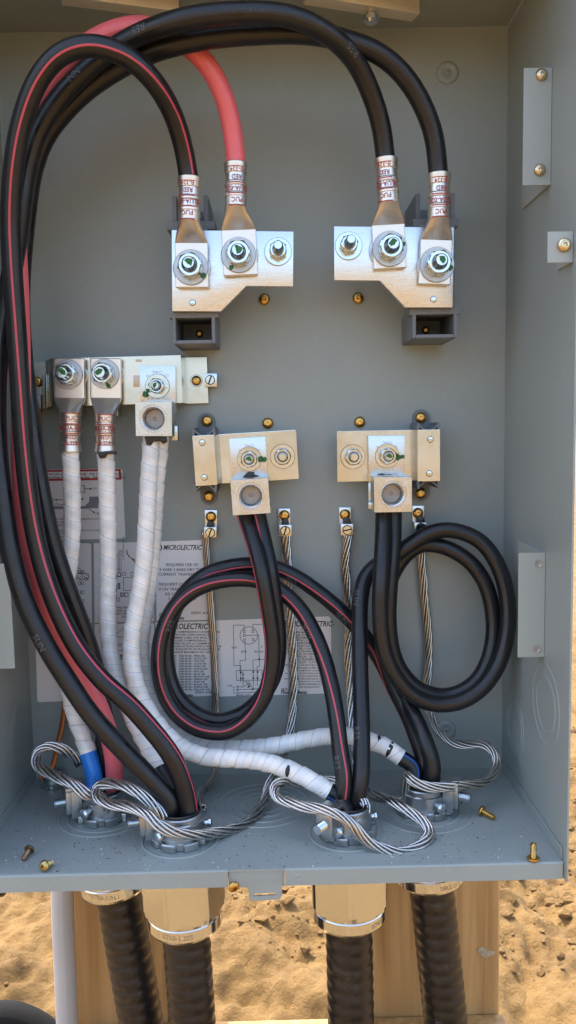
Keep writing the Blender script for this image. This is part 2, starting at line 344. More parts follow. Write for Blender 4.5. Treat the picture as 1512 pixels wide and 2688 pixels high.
def wood_mat():
    m = bpy.data.materials.new('pine_lumber'); m.use_nodes = True; t = m.node_tree; b = t.nodes['Principled BSDF']
    tc = t.nodes.new('ShaderNodeTexCoord'); mp = t.nodes.new('ShaderNodeMapping'); mp.inputs['Scale'].default_value = (1, 1, .045); t.links.new(tc.outputs['Object'], mp.inputs[0])
    n = t.nodes.new('ShaderNodeTexNoise'); n.inputs['Scale'].default_value = 75; n.inputs['Detail'].default_value = 7; n.inputs['Distortion'].default_value = .6; t.links.new(mp.outputs[0], n.inputs['Vector'])
    r = t.nodes.new('ShaderNodeValToRGB'); r.color_ramp.elements[0].position = .28; r.color_ramp.elements[0].color = (.33, .165, .05, 1); r.color_ramp.elements[1].position = .72; r.color_ramp.elements[1].color = (.58, .35, .14, 1)
    t.links.new(n.outputs['Fac'], r.inputs[0]); t.links.new(r.outputs[0], b.inputs['Base Color']); b.inputs['Roughness'].default_value = .6
    bp = t.nodes.new('ShaderNodeBump'); bp.inputs['Strength'].default_value = .25; bp.inputs['Distance'].default_value = .001; t.links.new(n.outputs['Fac'], bp.inputs['Height']); t.links.new(bp.outputs[0], b.inputs['Normal']); return m
WOOD = wood_mat()
def sand_mat():
    m = bpy.data.materials.new('dry_sand'); m.use_nodes = True; t = m.node_tree; b = t.nodes['Principled BSDF']; tc = t.nodes.new('ShaderNodeTexCoord')
    n = t.nodes.new('ShaderNodeTexNoise'); n.inputs['Scale'].default_value = 7; n.inputs['Detail'].default_value = 9; n.inputs['Roughness'].default_value = .7; t.links.new(tc.outputs['Object'], n.inputs['Vector'])
    r = t.nodes.new('ShaderNodeValToRGB'); r.color_ramp.elements[0].position = .32; r.color_ramp.elements[0].color = (.16, .09, .026, 1); r.color_ramp.elements[1].position = .68; r.color_ramp.elements[1].color = (.30, .178, .056, 1)
    t.links.new(n.outputs['Fac'], r.inputs[0]); t.links.new(r.outputs[0], b.inputs['Base Color']); b.inputs['Roughness'].default_value = .9
    n2 = t.nodes.new('ShaderNodeTexNoise'); n2.inputs['Scale'].default_value = 60; n2.inputs['Detail'].default_value = 10; n2.inputs['Roughness'].default_value = .72; t.links.new(tc.outputs['Object'], n2.inputs['Vector'])
    bp = t.nodes.new('ShaderNodeBump'); bp.inputs['Strength'].default_value = .9; bp.inputs['Distance'].default_value = .02; t.links.new(n2.outputs['Fac'], bp.inputs['Height']); t.links.new(bp.outputs[0], b.inputs['Normal']); return m
SAND = sand_mat()

# ------------------------------------------------------------------ ground
HW, H, D = 0.25, 0.7555, 0.193
GZ = -0.80
def vnoise(X, Y, sc, seed):
    r = np.random.default_rng(seed); g = r.random((257, 257)); x = X/sc+1000; y = Y/sc+1000
    xi = np.floor(x).astype(int); yi = np.floor(y).astype(int); fx = x-xi; fy = y-yi; fx = fx*fx*(3-2*fx); fy = fy*fy*(3-2*fy)
    a = g[xi % 257, yi % 257]; b = g[(xi+1) % 257, yi % 257]; c = g[xi % 257, (yi+1) % 257]; d = g[(xi+1) % 257, (yi+1) % 257]
    return (a*(1-fx)+b*fx)*(1-fy)+(c*(1-fx)+d*fx)*fy-.5
def axis(lo, hi, st, far):
    a = list(np.arange(lo, hi, st)); q = st; x = a[-1]
    while x < far: q *= 1.35; x += q; a.append(x)
    q = st; x = a[0]; pre = []
    while x > -far: q *= 1.35; x -= q; pre.append(x)
    return np.array(pre[::-1]+a)
def sand_h(X, Y):
    h = .10*vnoise(X, Y, 1.1, 1)+.055*vnoise(X, Y, .37, 2)+.06*np.abs(vnoise(X+.3*vnoise(X, Y, .3, 8), Y, .16, 3))
    h += .04*vnoise(X, Y, .085, 4)+.036*np.abs(vnoise(X, Y, .045, 5))+.020*vnoise(X, Y, .024, 6)+.009*vnoise(X, Y, .013, 7)
    t = np.sin((X*.9+Y*.55+.12*vnoise(X, Y, .4, 9))*17); h += .014*np.clip(t, -.2, 1)*np.clip(vnoise(X, Y, .6, 11)*5, 0, 1)
    return h*np.clip(6/(np.hypot(X, Y)+.5), .02, 1)
gx = axis(-1.15, 1.7, .0075, 600.0); gy = axis(.40, 2.0, .0075, 600.0)
GX, GY = np.meshgrid(gx, gy); GH = GZ+sand_h(GX, GY); nx, ny = len(gx), len(gy)
V = np.stack([GX.ravel(), GY.ravel(), GH.ravel()], 1); ii = np.arange(nx*ny).reshape(ny, nx)
Fq = np.stack([ii[:-1, :-1].ravel(), ii[:-1, 1:].ravel(), ii[1:, 1:].ravel(), ii[1:, :-1].ravel()], 1)
me = bpy.data.meshes.new('sand_ground'); me.from_pydata(V.tolist(), [], Fq.tolist()); me.polygons.foreach_set('use_smooth', [True]*len(me.polygons)); me.materials.append(SAND)
g = bpy.data.objects.new('sand_ground', me); COL.objects.link(g); tag(g, 'dry ochre sand with ruts and clods behind and below the cabinet', 'ground', kind='structure')
# loose clods: uncountable crumbs, one object
bmc = bmesh.new(); ico = bmesh.new(); bmesh.ops.create_icosphere(ico, subdivisions=1, radius=1.0); iv = [v.co.copy() for v in ico.verts]; ifc = [[v.index for v in f.verts] for f in ico.faces]; ico.free()
CV = []; CFa = []
for k in range(5200):
    x = rng.uniform(-1.1, 1.9); y = rng.uniform(.45, 2.3)
    if vnoise(np.array([x]), np.array([y]), .22, 21)[0] < -.05: continue
    r = .0022+.015*rng.random()**7+.003*rng.random(); z = GZ+float(sand_h(np.array([x]), np.array([y]))[0])
    b = len(CV); sx, sy, sz = r*rng.uniform(.8, 1.5), r*rng.uniform(.8, 1.3), r*rng.uniform(.6, .9)
    for c in iv: q = 1+rng.uniform(-.28, .28); CV.append((x+c.x*sx*q, y+c.y*sy*q, z+sz*.3+c.z*sz*q))
    CFa += [tuple(b+i for i in f) for f in ifc]
bmc.free()
tag(mk('sand_clods', CV, CFa, SAND, None, False), 'small sandy clods and pebbles scattered over the ground', 'clods', kind='stuff')

# ------------------------------------------------------------------ timber frame, pipes behind
def board(name, c0, c1, label, group=None):
    o = box(name, c0, c1, WOOD, None, .004, 3); return tag(o, label, 'lumber', group)
gl = lambda x, y: GZ+float(sand_h(np.array([x]), np.array([y]))[0])
board('wooden_post', (-.232, .0045, gl(-.15, .02)-.08), (-.082, .0425, .50), 'pine board post behind the white pipe and the two cables beside it')
board('wooden_post', (.066, .0045, gl(.16, .02)-.08), (.251, .0425, .50), 'wide pine board post with a smear of white sealant')
rz = P(1250, 2661, -.0045)[2]
r_ = prism('wooden_rail', [(-.225, -.034, rz), (.256, -.034, rz), (.256, .0042, rz), (-.225, .0042, rz)], (0, 0, -.09), WOOD, None, .003, 3)
tag(r_, 'horizontal pine rail nailed across the front of the two posts', 'lumber')
# sealant smear on the right post
sm = [P(x, y, -.0038) for x, y in ((1252, 2492), (1262, 2486), (1272, 2490), (1284, 2496), (1300, 2500), (1296, 2508), (1285, 2510), (1276, 2516), (1262, 2508), (1254, 2502))]
prism('white_sealant_smear', sm, (0, .001, 0), M('dried_sealant', (.46, .37, .25), .8, bump=.5, bscale=300, var=.25, vscale=150), None, .0003)
tag(bpy.data.objects['white_sealant_smear'], 'whitish smear of dried sealant on the wide post', 'sealant')
pv = Path([P(163, 2300, .018), P(165, 2420, .018), P(172, 2560, .018), P(177, 2688, .018), np.array([-.222, -.018, -.55]), np.array([-.218, -.010, gl(-.218, -.01)-.05])], .02)
tag(tube('white_pipe', pv, .0118, PVC, None, 24), 'white plastic pipe running down the edge of the narrow post', 'pipe')
a0 = P(-150, 2640, -.25); 
gp = [P(-160, 2760, -.30), P(-70, 2690, -.30), P(10, 2666, -.30), P(90, 2690, -.30), P(150, 2745, -.30), P(190, 2840, -.30)]
gp = [np.array(q) for q in gp]; gp = [np.array([gp[0][0]-.10, gp[0][1], gl(gp[0][0]-.1, .3)-.03])]+gp+[np.array([gp[-1][0]+.06, gp[-1][1], gl(gp[-1][0]+.06, .3)-.03])]
gpath = Path(gp, .012)
tag(tube('grey_conduit', gpath, .021, GPVC, None, 28), 'bent grey conduit arching up from the sand beside the white pipe', 'conduit')
def flag(px, py, Y, mat, label, s=1.0):
    p = P(px, py, -Y); z0 = gl(p[0], p[1])
    t = thing('marker_flag', label, 'flag', (p[0], p[1], z0))
    lathe('stake', [(.002, 0), (.002, p[2]-z0+.04*s), (1e-7, p[2]-z0+.04*s)], ZINC, t, 8, (p[0], p[1], z0-.02), (0, 0, 1))
    V = []; Fc = []
    for i in range(9):
        for j in range(5): V.append((p[0]+.001+i*.012*s, p[1]+.012*math.sin(i*.9+j*.3)*s, p[2]-.035*s+j*.018*s-.0006*i*i*s))
    for i in range(8):
        for j in range(4): Fc.append((i*5+j, (i+1)*5+j, (i+1)*5+j+1, i*5+j+1))
    o = mk('ribbon', V, Fc, mat, t, True); md = o.modifiers.new('thick', 'SOLIDIFY'); md.thickness = .0008
flag(1498, 2152, 1.55, PINK, 'pink marker flag on a wire stake in the sand', 1.15)
flag(1504, 1962, 2.2, YEL, 'yellow marker flag on a wire stake in the sand', .8)

# ------------------------------------------------------------------ cabinet
cab = thing('electrical_cabinet', 'open grey painted steel electrical cabinet with cover removed', 'cabinet', (0, -.1, -.015))
T = .0018
back = box('back_panel', (-HW-T, 0, -.0145), (HW+T, T, H+T), PAINT, cab)
for s in (-1, 1): box('side_wall', (s*HW, -D-.004, -.0155), (s*(HW+T), -.0003, H+T-.0004), PAINT, cab, .0003, 1)
box('top_panel', (-HW+.0003, -D-.002, H), (HW-.0003, -.0003, H+T), PAINT, cab)
floor = box('floor_panel', (-HW+.0003, -D+.0012, -T), (HW-.0003, -.0003, 0), PAINT, cab)
for s in (-1, 1): box('floor_flange', (s*(HW-.0004), -D+.004, .0001), (s*(HW-.0016), -.004, .0105), PAINT, cab, .0002, 1)
lipL = P(598, 2300, D)[0]; lipR = P(748, 2300, D)[0]
def lip(x0, x1):
    r = .004
    bm = bmesh.new()
    prof = [(-D+.003, 0.0004), (-D+.001, 0.0001), (-D, -.001), (-D, -.0145), (-D+T, -.0145), (-D+T, -.002), (-D+.003, -.0014)]
    add_prism(bm, [(x0, y, z) for y, z in prof], (x1-x0, 0, 0)); return bm_mesh('front_lip', bm, PAINT, cab, True, 30)
lip(-HW+.0004, lipL); lip(lipR, HW-.0014)
box('latch_plate', (lipL+.0005, -D+.0022, -.0165), (lipR-.0005, -D+.0038, -.0004), PAINT, cab, .0005)
# hasp tab with a seal slot
def hasp():
    o = [(652, 2322), (740, 2318), (740, 2352), (732, 2361), (662, 2365), (653, 2357)]; sl_ = [(667, 2346), (723, 2343), (723, 2350), (667, 2353)]
    bm = bmesh.new(); d = D-.0021
    A = [P(x, y, d) for x, y in o]; B = [P(x, y, d) for x, y in sl_]
    quads = [(A[0], A[1], B[1], B[0]), (A[1], A[2], B[2], B[1]), (A[2], A[3], B[2]), (A[3], A[4], B[3], B[2]), (A[4], A[5], B[3]), (A[5], A[0], B[0], B[3])]
    for q in quads: add_prism(bm, q, (0, .0016, 0))
    bmesh.ops.remove_doubles(bm, verts=bm.verts, dist=1e-6)
    dup = {}
    for f in list(bm.faces):
        k = tuple(sorted(v.index for v in f.verts))
    bm.verts.index_update(); seen = {}
    for f in list(bm.faces): seen.setdefault(frozenset(v.index for v in f.verts), []).append(f)
    kill = [f for fs in seen.values() if len(fs) > 1 for f in fs]
    bmesh.ops.delete(bm, geom=kill, context='FACES_ONLY'); return bm_mesh('hasp_tab', bm, PAINT, cab)
hasp()
def ring(name, org, ax, r, wd=.0011, h=.0006, par=cab, mat=PAINT): return lathe(name, [(r-wd, -.0002), (r-wd*.5, h*.8), (r, h), (r+wd*.5, h*.8), (r+wd, -.0002)], mat, par, 64, org, ax, sharp=None)
def rings(org, ax, rs, k=1.0):
    for r in rs:
        V, Fc = lathe_data([(r-.0014, -.0002), (r-.0007, .0003*k), (r, .0004*k), (r+.0007, .0003*k), (r+.0014, -.0002)], 64, org, ax)
        mk('knockout_ring', V, Fc[:-2], PAINT, cab, True)
CA, CB, CC, CD_ = np.array([-.158, -.088, 0]), np.array([-.079, -.137, 0]), np.array([.072, -.133, 0]), np.array([.149, -.093, 0])
for c, rs in ((CA, (.034, .042)), (CB, (.034,)), (CC, (.034,)), (CD_, (.034, .046)), (np.array([-.0055, -.074, 0]), (.017, .026, .036, .046))): rings(c, (0, 0, 1), rs, 2.2)
rings(PX(1432, 1849, HW), (-1, 0, 0), (.025, .036), 1.5); rings(PX(1352, 1909, HW), (-1, 0, 0), (.022, .029), 1.5); rings(PX(52, 1919, -HW), (1, 0, 0), (.022, .029))
# screws, shared meshes
M_PAN = pan_head('pan_screw', .0058, .0040, .0016, BRASS); M_PANS = pan_head('pan_screw_small', .0046, .0034, .0013, BRASS)
M_PANL = pan_head('pan_screw_light', .0055, .0040, .0015, M('pale_chromate_screw', (.66, .55, .36), .28, 1, var=.2, vscale=300)); M_LOOSE = pan_head('loose_screw', .0052, .0036, .0015, BRASS, .013)
M_DULL = pan_head('painted_screw', .0046, .0034, .0013, PAINT)
def pscrew(me, px, py, d, par, name='screw', s=1.0, tilt=(0, 0, 0)):
    o = inst(name, me, P(px, py, d), None, (tilt[0], random.uniform(-.7, .7), tilt[2])); o.scale = (s, s, s)
    m = o.matrix_basis.copy(); o.parent = par
    o.matrix_parent_inverse = Matrix.Translation(-par.location) if par.type == 'EMPTY' else Matrix.Identity(4)
    return o
for px, py in ((694, 786), (940, 783), (703, 1111), (944, 1108)): pscrew(M_PAN, px, py, 0, cab)
for px, py in ((1175, 191), (1170, 1916)):                   # formed dimple with a small screw
    o = P(px, py, 0); lathe('mounting_dimple', [(.0112, -.0001), (.0105, .0006), (.009, .0018), (.007, .0021), (.005, .0012), (.0035, .0008), (1e-7, .0008)], PAINT, cab, 40, o, sharp=None)
    q_ = pscrew(M_DULL, px, py, .0006, cab, s=.72)
pscrew(M_PAN, 613, 2326, D-.0022, cab, s=.85, tilt=(.25, 0, .3))
# dimple in lip
lathe('lip_dimple', [(.0030, -.0001), (.0026, .0004), (.0020, .0001), (1e-7, .00005)], PAINT, cab, 24, P(785, 2305, D))
# cover brackets on the side walls
def bracket(s, ypl, z0, z1, xin, depth, name='cover_bracket'):
    bm = bmesh.new(); x0, x1 = sorted((s*xin, s*(HW-.0002))); t = .0018
    fs = add_prism(bm, [(x0, -ypl, z0), (x1, -ypl, z0), (x1, -ypl, z1), (x0, -ypl, z1)], (0, t, 0))
    xa, xb = sorted((s*(HW-.0002), s*(HW-.0002-t))); add_prism(bm, [(xa, -ypl+t+.0001, z0), (xb, -ypl+t+.0001, z0), (xb, -ypl+t+.0001, z1), (xa, -ypl+t+.0001, z1)], (0, depth, 0))
    bmesh.ops.bevel(bm, geom=list(bm.edges), offset=.0003, segments=1, affect='EDGES'); return bm_mesh(name, bm, PAINT2, cab, True, 30)
YB = .1345
zu0, zu1 = P(1362, 487, YB)[2], P(1366, 178, YB)[2]; zl0, zl1 = P(1361, 1726, YB)[2], P(1365, 1452, YB)[2]; xb_ = P(1362, 1500, YB)[0]
b1 = bracket(1, YB, zu0, zu1, xb_, .074); b2 = bracket(1, YB, zl0, zl1, xb_, .074); b3 = bracket(-1, YB, zl0, zl1, .2205, .074); bracket(-1, YB, zu0, zu1, .2205, .074)
for q in ((1421, 197), (1416, 447)): pscrew(M_PANL, *q, YB, b1, s=.92)
for q in ((1413, 1480), (1409, 1703)): lathe('threaded_hole', [(.0036, 0), (.0034, .0007), (.0026, .0007), (.0022, .0002), (1e-7, .0001)], FROST, b2, 24, P(*q, YB))
z0, z1 = P(1438, 690, .19)[2], P(1438, 608, .19)[2]; b4 = bracket(1, .19, z0, z1, P(1438, 650, .19)[0], .03, 'cover_bracket'); pscrew(M_PANL, 1480, 644, .19, b4, s=1.02)
# flat bars under the top panel, each with a hanging screw
for (xa, ya), (xb, yb), (sx, sy_) in (((225, -2), (470, 30), (349, 34)), ((868, -2), (1102, 36), (984, 22))):
    z = H-.012; A = PZ(xa, ya, z); B = PZ(xb, yb, z); dd = (B-A)/np.linalg.norm(B-A); nn = np.array([-dd[1], dd[0], 0]); A = A-dd*.02
    bar = prism('hub_bar', [A, B, B+nn*.016, A+nn*.016], (0, 0, .0118), HUB, cab, .0006)
    o = lathe('hub_screw', [(.0045, 0), (.005, .001), (.005, .003), (.0075, .004), (.0072, .007), (.005, .0092), (1e-7, .010)], ZINC, bar, 28, PZ(sx, sy_, z)+nn*.008, (0, 0, -1))
# drill filings and dirt on the floor
def specks(name, n, mat, lo, hi, label):
    V = []; Fc = []
    for k in range(n):
        x = rng.uniform(-.235, .235); y = -rng.uniform(.02, .19)**1.0
        if rng.random() < .45: y = -rng.uniform(.13, .189)
        r = lo+(hi-lo)*rng.random()**3; a = rng.uniform(0, 6.28); e = rng.uniform(.35, 1); b = len(V); c, s = math.cos(a)*r, math.sin(a)*r
        h = r*.5
        V += [(x+c, y+s, .0001), (x-s*e, y+c*e, .0001), (x-c, y-s, .0001), (x+s*e, y-c*e, .0001), (x, y, .0001+h)]
        Fc += [(b, b+1, b+4), (b+1, b+2, b+4), (b+2, b+3, b+4), (b+3, b, b+4), (b+3, b+2, b+1, b)]
    return tag(mk(name, V, Fc, mat), label, 'debris', kind='stuff')
specks('metal_filings', 650, DUST, .00025, .0008, 'bright metal filings sprinkled over the cabinet floor')
specks('dirt_specks', 700, DIRT, .0003, .0012, 'dark dirt specks sprinkled over the cabinet floor')
# loose screws
M_LOOSE2 = pan_head('loose_screw_dull', .0045, .0032, .0013, M('tarnished_screw', (.30, .20, .12), .4, 1, var=.3, vscale=300), .011); M_LOOSE3 = pan_head('loose_screw_pale', .0046, .0032, .0014, M('olive_screw', (.46, .37, .15), .33, 1, var=.3, vscale=300), .010)
def loose(px, py, h, rot, label, mat=None):
    o = inst('loose_screw', M_LOOSE if mat is None else mat, PZ(px, py, h), None, rot); tag(o, label, 'screw'); return o
loose(1400, 2250, .0036, (math.radians(90), 0, .3), 'brass screw standing upright on its head by the cabinet corner')
loose(1268, 2130, .0052, (math.radians(-12), 0, math.radians(-135)), 'brass screw lying on its side near the rear right bushing')
loose(76, 2232, .0052, (math.radians(-18), 0, math.radians(168)), 'dull brown screw lying on the floor with its tip to the lip', M_LOOSE2)
loose(118, 2272, .0052, (math.radians(-12), 0, math.radians(-25)), 'brass screw lying with its square recess turned to the lip', M_LOOSE3)

# ------------------------------------------------------------------ bus bars, insulators and hardware
def cr(o, s): return lambda pts: [(o[0]+x*s, o[1]+y*s) for x, y in pts]
def blob(name, px, py, d, r, mat, par, sq=1.0, rot=0.0, n=12, seed=0):    # a daub of marker ink, real thickness 0.15 mm
    rr = random.Random(seed); o = P(px, py, d); V = [tuple(o+np.array([0, -.00015, 0]))]
    for i in range(n):
        a = 2*math.pi*i/n; q = r*rr.uniform(.75, 1.2); x = math.cos(a)*q; z = math.sin(a)*q*sq; V.append(tuple(o+np.array([x*math.cos(rot)-z*math.sin(rot), -.00015, x*math.sin(rot)+z*math.cos(rot)])))
    return mk(name, V, [(0, i+1, (i+1) % n+1) for i in range(n)], mat, par)
def bolt(par, px, py, d, R, af, rs, L, spin=0.3, big=True, green=True, nh=.010, seed=0, wt=.0026, smear=None, frost=True):
    o = P(px, py, d); w_ = washer('washer', o, R, rs*1.05, wt, FROST if frost else ZINC, par)
    b = o+np.array([0, -wt, 0]); washer('lock_washer', b, af*.545, rs*1.02, .0022, ZINC, par); b = b+np.array([0, -.0022, 0])
    nut('nut', b, af, nh, rs, ZINC, par, spin)
    st = stud('stud', o, rs, wt+.0022+nh+L, ZINC, par)
    if green:
        tip = o+np.array([0, -(wt+.0022+nh+L), 0]); V = []; q = random.Random(seed); n = 14
        V.append(tuple(tip+np.array([0, -.0002, 0])))
        for i in range(n): a = 2*math.pi*i/n; r = rs*.72*q.uniform(.72, 1.0)*(1 if math.cos(a-spin*3) > -.5 else .45); V.append(tuple(tip+np.array([math.cos(a)*r, -.0002, math.sin(a)*r])))
        mk('paint_mark', V, [(0, i+1, (i+1) % n+1) for i in range(n)], GREEN, st)
    if smear:
        for k, (sx, sy, sr) in enumerate(smear): blob('paint_mark', sx, sy, d+wt+.0002, sr, GREEN, w_, 1.1, 0, 12, seed+k+5)
def boxwalls(name, px0, py0, px1, py1, d0, d1, t, par, top=True, bottom=True, mat=PLASTIC):   # open-fronted insulator pocket
    a = P(px0, py0, d0); b = P(px1, py1, d0); x0, x1 = a[0], b[0]; zt, zb = a[2], b[2]; bm = bmesh.new()
    add_box(bm, (x0, -d0, zb), (x0+t, -d1, zt)); add_box(bm, (x1-t, -d0, zb), (x1, -d1, zt))
    if top: add_box(bm, (x0+t, -d0-.0004, zt-t), (x1-t, -d1, zt))
    if bottom: add_box(bm, (x0+t, -d0-.0004, zb), (x1-t, -d1, zb+t))
    add_box(bm, (x0+t, -d1-.004, zb+(t if bottom else 0)), (x1-t, -d1, zt-(t if top else 0)))
    bmesh.ops.bevel(bm, geom=list(bm.edges), offset=.0005, segments=2, affect='EDGES', clamp_overlap=True); return bm_mesh(name, bm, PLASTIC, par, True, 40)
def upper_bus(label, o, poly, ins_top, flange, ins_bot, rv, loc, inner_screw, wing):
    c = cr(o, .27605); t = thing('upper_bus_bar', label, 'bus bar', loc)
    d = .075; bar = slab('bar_plate', c(poly), d, .0065, ALU, t, .0005)
    (a, b), (e, f) = c(ins_top); boxwalls('insulator_post', a, b, e, f, .062, .0, .0042, t, top=False)
    (a, b), (e, f) = c(flange); q0 = P(a, b, .066); q1 = P(e, f, .066); box('insulator_flange', (q0[0], -.066, q1[2]), (q1[0], -.004, q0[2]), PLASTIC, t, .0008)
    (a, b), (e, f) = c(ins_bot); boxwalls('insulator_pocket', a, b, e, f, .0672, .0, .0032, t)
    q0 = P(*c([(ins_bot[0][0]-28, ins_bot[0][1])])[0], .0672); q1 = P(*c([(ins_bot[1][0]+28, ins_bot[0][1]+62)])[0], .0672)
    box('insulator_cap', (q0[0], -.0674, q0[2]-.0055), (q1[0], -.050, q0[2]+.004), PLASTIC, t, .0008)
    # body of the standoff behind the plate
    (a, b), (e, f) = c([ins_top[0], ins_bot[0]]); x0, x1 = P(*c([ins_bot[0]])[0], .06)[0]+.004, P(*c([ins_bot[1]])[0], .06)[0]-.004
    zt, zb = P(*c([flange[1]])[0], .06)[2], P(*c([ins_bot[0]])[0], .06)[2]; box('standoff_body', (x0, -.0685, zb-.001), (x1, -.0005, zt+.001), PLASTIC, t, .001)
    rivet('rivet', P(*c([rv])[0], d), .0030, ZINC, t)
    pscrew(M_PANS, *c([inner_screw])[0], .0042, t, s=.85)
    return t, c
UL, cL = upper_bus('stepped aluminium bus bar under the red cable lug', (400, 400), [(183, 737), (1342, 752), (1338, 1275), (893, 1270), (650, 1512), (188, 1510)], [(183, 410), (535, 700)], [(135, 655), (600, 730)], [(185, 1520), (600, 1815)], (383, 1430), (-.08, -.07, .54), (447, 1725), 0)
UR, cRt = upper_bus('stepped aluminium bus bar joining two plain black cables', (840, 400), [(133, 703), (1275, 712), (1262, 1475), (812, 1475), (570, 1220), (135, 1215)], [(910, 390), (1285, 690)], [(885, 630), (1320, 702)], [(880, 1488), (1305, 1760)], (1078, 1398), (.10, -.07, .54), (1005, 1690), 0)
dP = .0845                                     # front of the lug pads
bolt(UL, *cL([(368, 1095)])[0], dP, .0157, .0200, .0063, .0085, .25, seed=1, smear=[(*cL([(482, 1170)])[0], .0026)])
bolt(UL, *cL([(822, 978)])[0], dP, .0157, .0200, .0063, .0095, .05, seed=2, smear=[(*cL([(750, 1095)])[0], .0024)])
bolt(UL, *cL([(1195, 947)])[0], .075, .0125, .0145, .0045, .0165, .5, green=False, frost=False, nh=.008)
bolt(UR, *cRt([(662, 920)])[0], dP, .0157, .0200, .0063, .0100, .7, seed=3, smear=[(*cRt([(795, 870)])[0], .002)])
bolt(UR, *cRt([(1110, 1070)])[0], dP, .0157, .0200, .0063, .0085, .15, seed=4, smear=[(*cRt([(1240, 1095)])[0], .0028)])
bolt(UR, *cRt([(270, 893)])[0], .075, .0125, .0145, .0045, .0165, .2, green=False, frost=False, nh=.008)
for t, c, q in ((UL, cL, (378, 1110)), (UL, cL, (830, 990)), (UR, cRt, (640, 935)), (UR, cRt, (1090, 1085))): washer('backing_washer', P(*c([q])[0], .0752), .0172, .006, .0028, TIN, t)

# compression lugs (each belongs to its cable)
def loft(name, secs, mat, par, n=40, cap=True):
    V = []; Fc = []
    for c, wx, a, b, e in secs:
        for i in range(n):
            th = 2*math.pi*i/n; cs, sn = math.cos(th), math.sin(th); x = math.copysign(abs(cs)**(2/e), cs)*a; y = math.copysign(abs(sn)**(2/e), sn)*b
            V.append(np.array(c)+np.array(wx)*x+np.array([0, -1, 0])*y)
    for k in range(len(secs)-1):
        for i in range(n): j = (i+1) % n; Fc.append((k*n+i, k*n+j, (k+1)*n+j, (k+1)*n+i))
    Fc += [tuple(range(n-1, -1, -1)), tuple((len(secs)-1)*n+i for i in range(n))]
    o = mk(name, V, Fc, mat, par, True, sharp=28); return o
LUGN = [0]
def lug(par, pad_end, pad_neck, taper, mouth, halfw, dpad, dbar, Rb, flip, texts, squash=0.0):
    # points are photo pixels along the lug's centre line: end of pad, neck, start of barrel, mouth of barrel
    t = .0065; c0 = P(*pad_end, dpad)+np.array([0, t/2, 0]); c1 = P(*pad_neck, dpad)+np.array([0, t/2, 0]); c2 = P(*taper, dbar); c3 = P(*mouth, dbar); wv = 1/ppm(dpad); a = halfw*wv
    ax = (c1-c0)/np.linalg.norm(c1-c0); wx = np.cross(ax, np.array([0, -1., 0])); wx /= np.linalg.norm(wx); ax2 = (c3-c2)/np.linalg.norm(c3-c2); wx2 = np.cross(ax2, np.array([0, -1., 0])); wx2 /= np.linalg.norm(wx2)
    S = [(c0, wx, a-.0006, t/2-.0006, 14), (c0+ax*.0007, wx, a, t/2, 14), (c1, wx, a, t/2, 14)]
    L1 = np.linalg.norm(c2-c1)
    for f in (.02, .25, .5, .75, 1): S.append((c1*(1-f)+c2*f, wx*(1-f)+wx2*f, a*(1-f)+Rb*f, (t/2)*(1-f)+Rb*f, 14*(1-f)**3+2.2))
    L = np.linalg.norm(c3-c2)
    prof = [(.06, 1), (.10, 1.0), (.14, 1.02), (.22, .985), (.24, 1.03), (.30, 1.035), (.33, .955), (.46, .95), (.49, 1.035), (.55, 1.03), (.58, .95), (.74, .945), (.77, 1.02), (.86, 1.04), (.93, 1.09), (.985, 1.10), (1.0, 1.06)]
    for f, k in prof: S.append((c2+ax2*L*f, wx2, Rb*k, Rb*k, 2.0))
    lg = loft('lug', S, LUGM, par)
    pp = Path([c2+ax2*L*f for f in np.linspace(-.02, 1.02, 9)], .002)
    LUGN[0] += 1; rq = random.Random(LUGN[0]*13); ph_ = rq.uniform(-.32, .22); dj = rq.uniform(-.02, .025)
    for f in (.035, .30+dj, .53+dj, .80 if flip > 0 else .86):
        V = []; Fc = []; m = 16; s = pp.L*f
        for k, ds in enumerate((-.0005, .0005)):
            p, n, b, tt = pp.at(s+ds)
            for j in range(m+1): th = ph_+(-.85+1.55*j/m); V.append(p+(n*math.cos(th)+b*math.sin(th))*Rb*1.055)
        for j in range(m): Fc.append((j, j+1, m+2+j, m+1+j))
        mk('red_band', V, Fc, REDINK, lg, True)
    for f, txt, hh in texts: wrap_text('lug_print', pp, Rb*1.055, pp.L*(f+dj), txt, hh, REDINK, lg, ph_, -flip, 0, .01, across=True)
    for f0, f1 in ((.34, .46), (.585, .735)):                # bright crimp flats
        V = []; Fc = []; m = 14
        for f in (f0, f1):
            p, n, b, tt = pp.at(pp.L*f)
            for j in range(m+1): th = ph_+(-.75+1.45*j/m); V.append(p+(n*math.cos(th)+b*math.sin(th))*Rb*.962)
        for j in range(m): Fc.append((j, j+1, m+2+j, m+1+j))
        mk('crimp_flat', V, Fc, WPATCH, lg, True)
    return lg
TX = [(.155, 'PUC', .0042), (.40, 'BLUA-025', .0042), (.645, 'RED', .0040), (.80, 'B-324', .0038)]
def cable(name, label, cat, path, R, mat=BLACK, n=22, loc=None, group=None):
    t = thing(name, label, cat, loc if loc is not None else path.p[-1], group); return t, tube('jacket', path, R, mat, t, n)
def pts(L): return [P(x, y, d/1000.) for x, y, d in L]
def down(c, z=-.02): return [np.array([c[0], c[1], .02]), np.array([c[0], c[1], z])]
RU = .00865
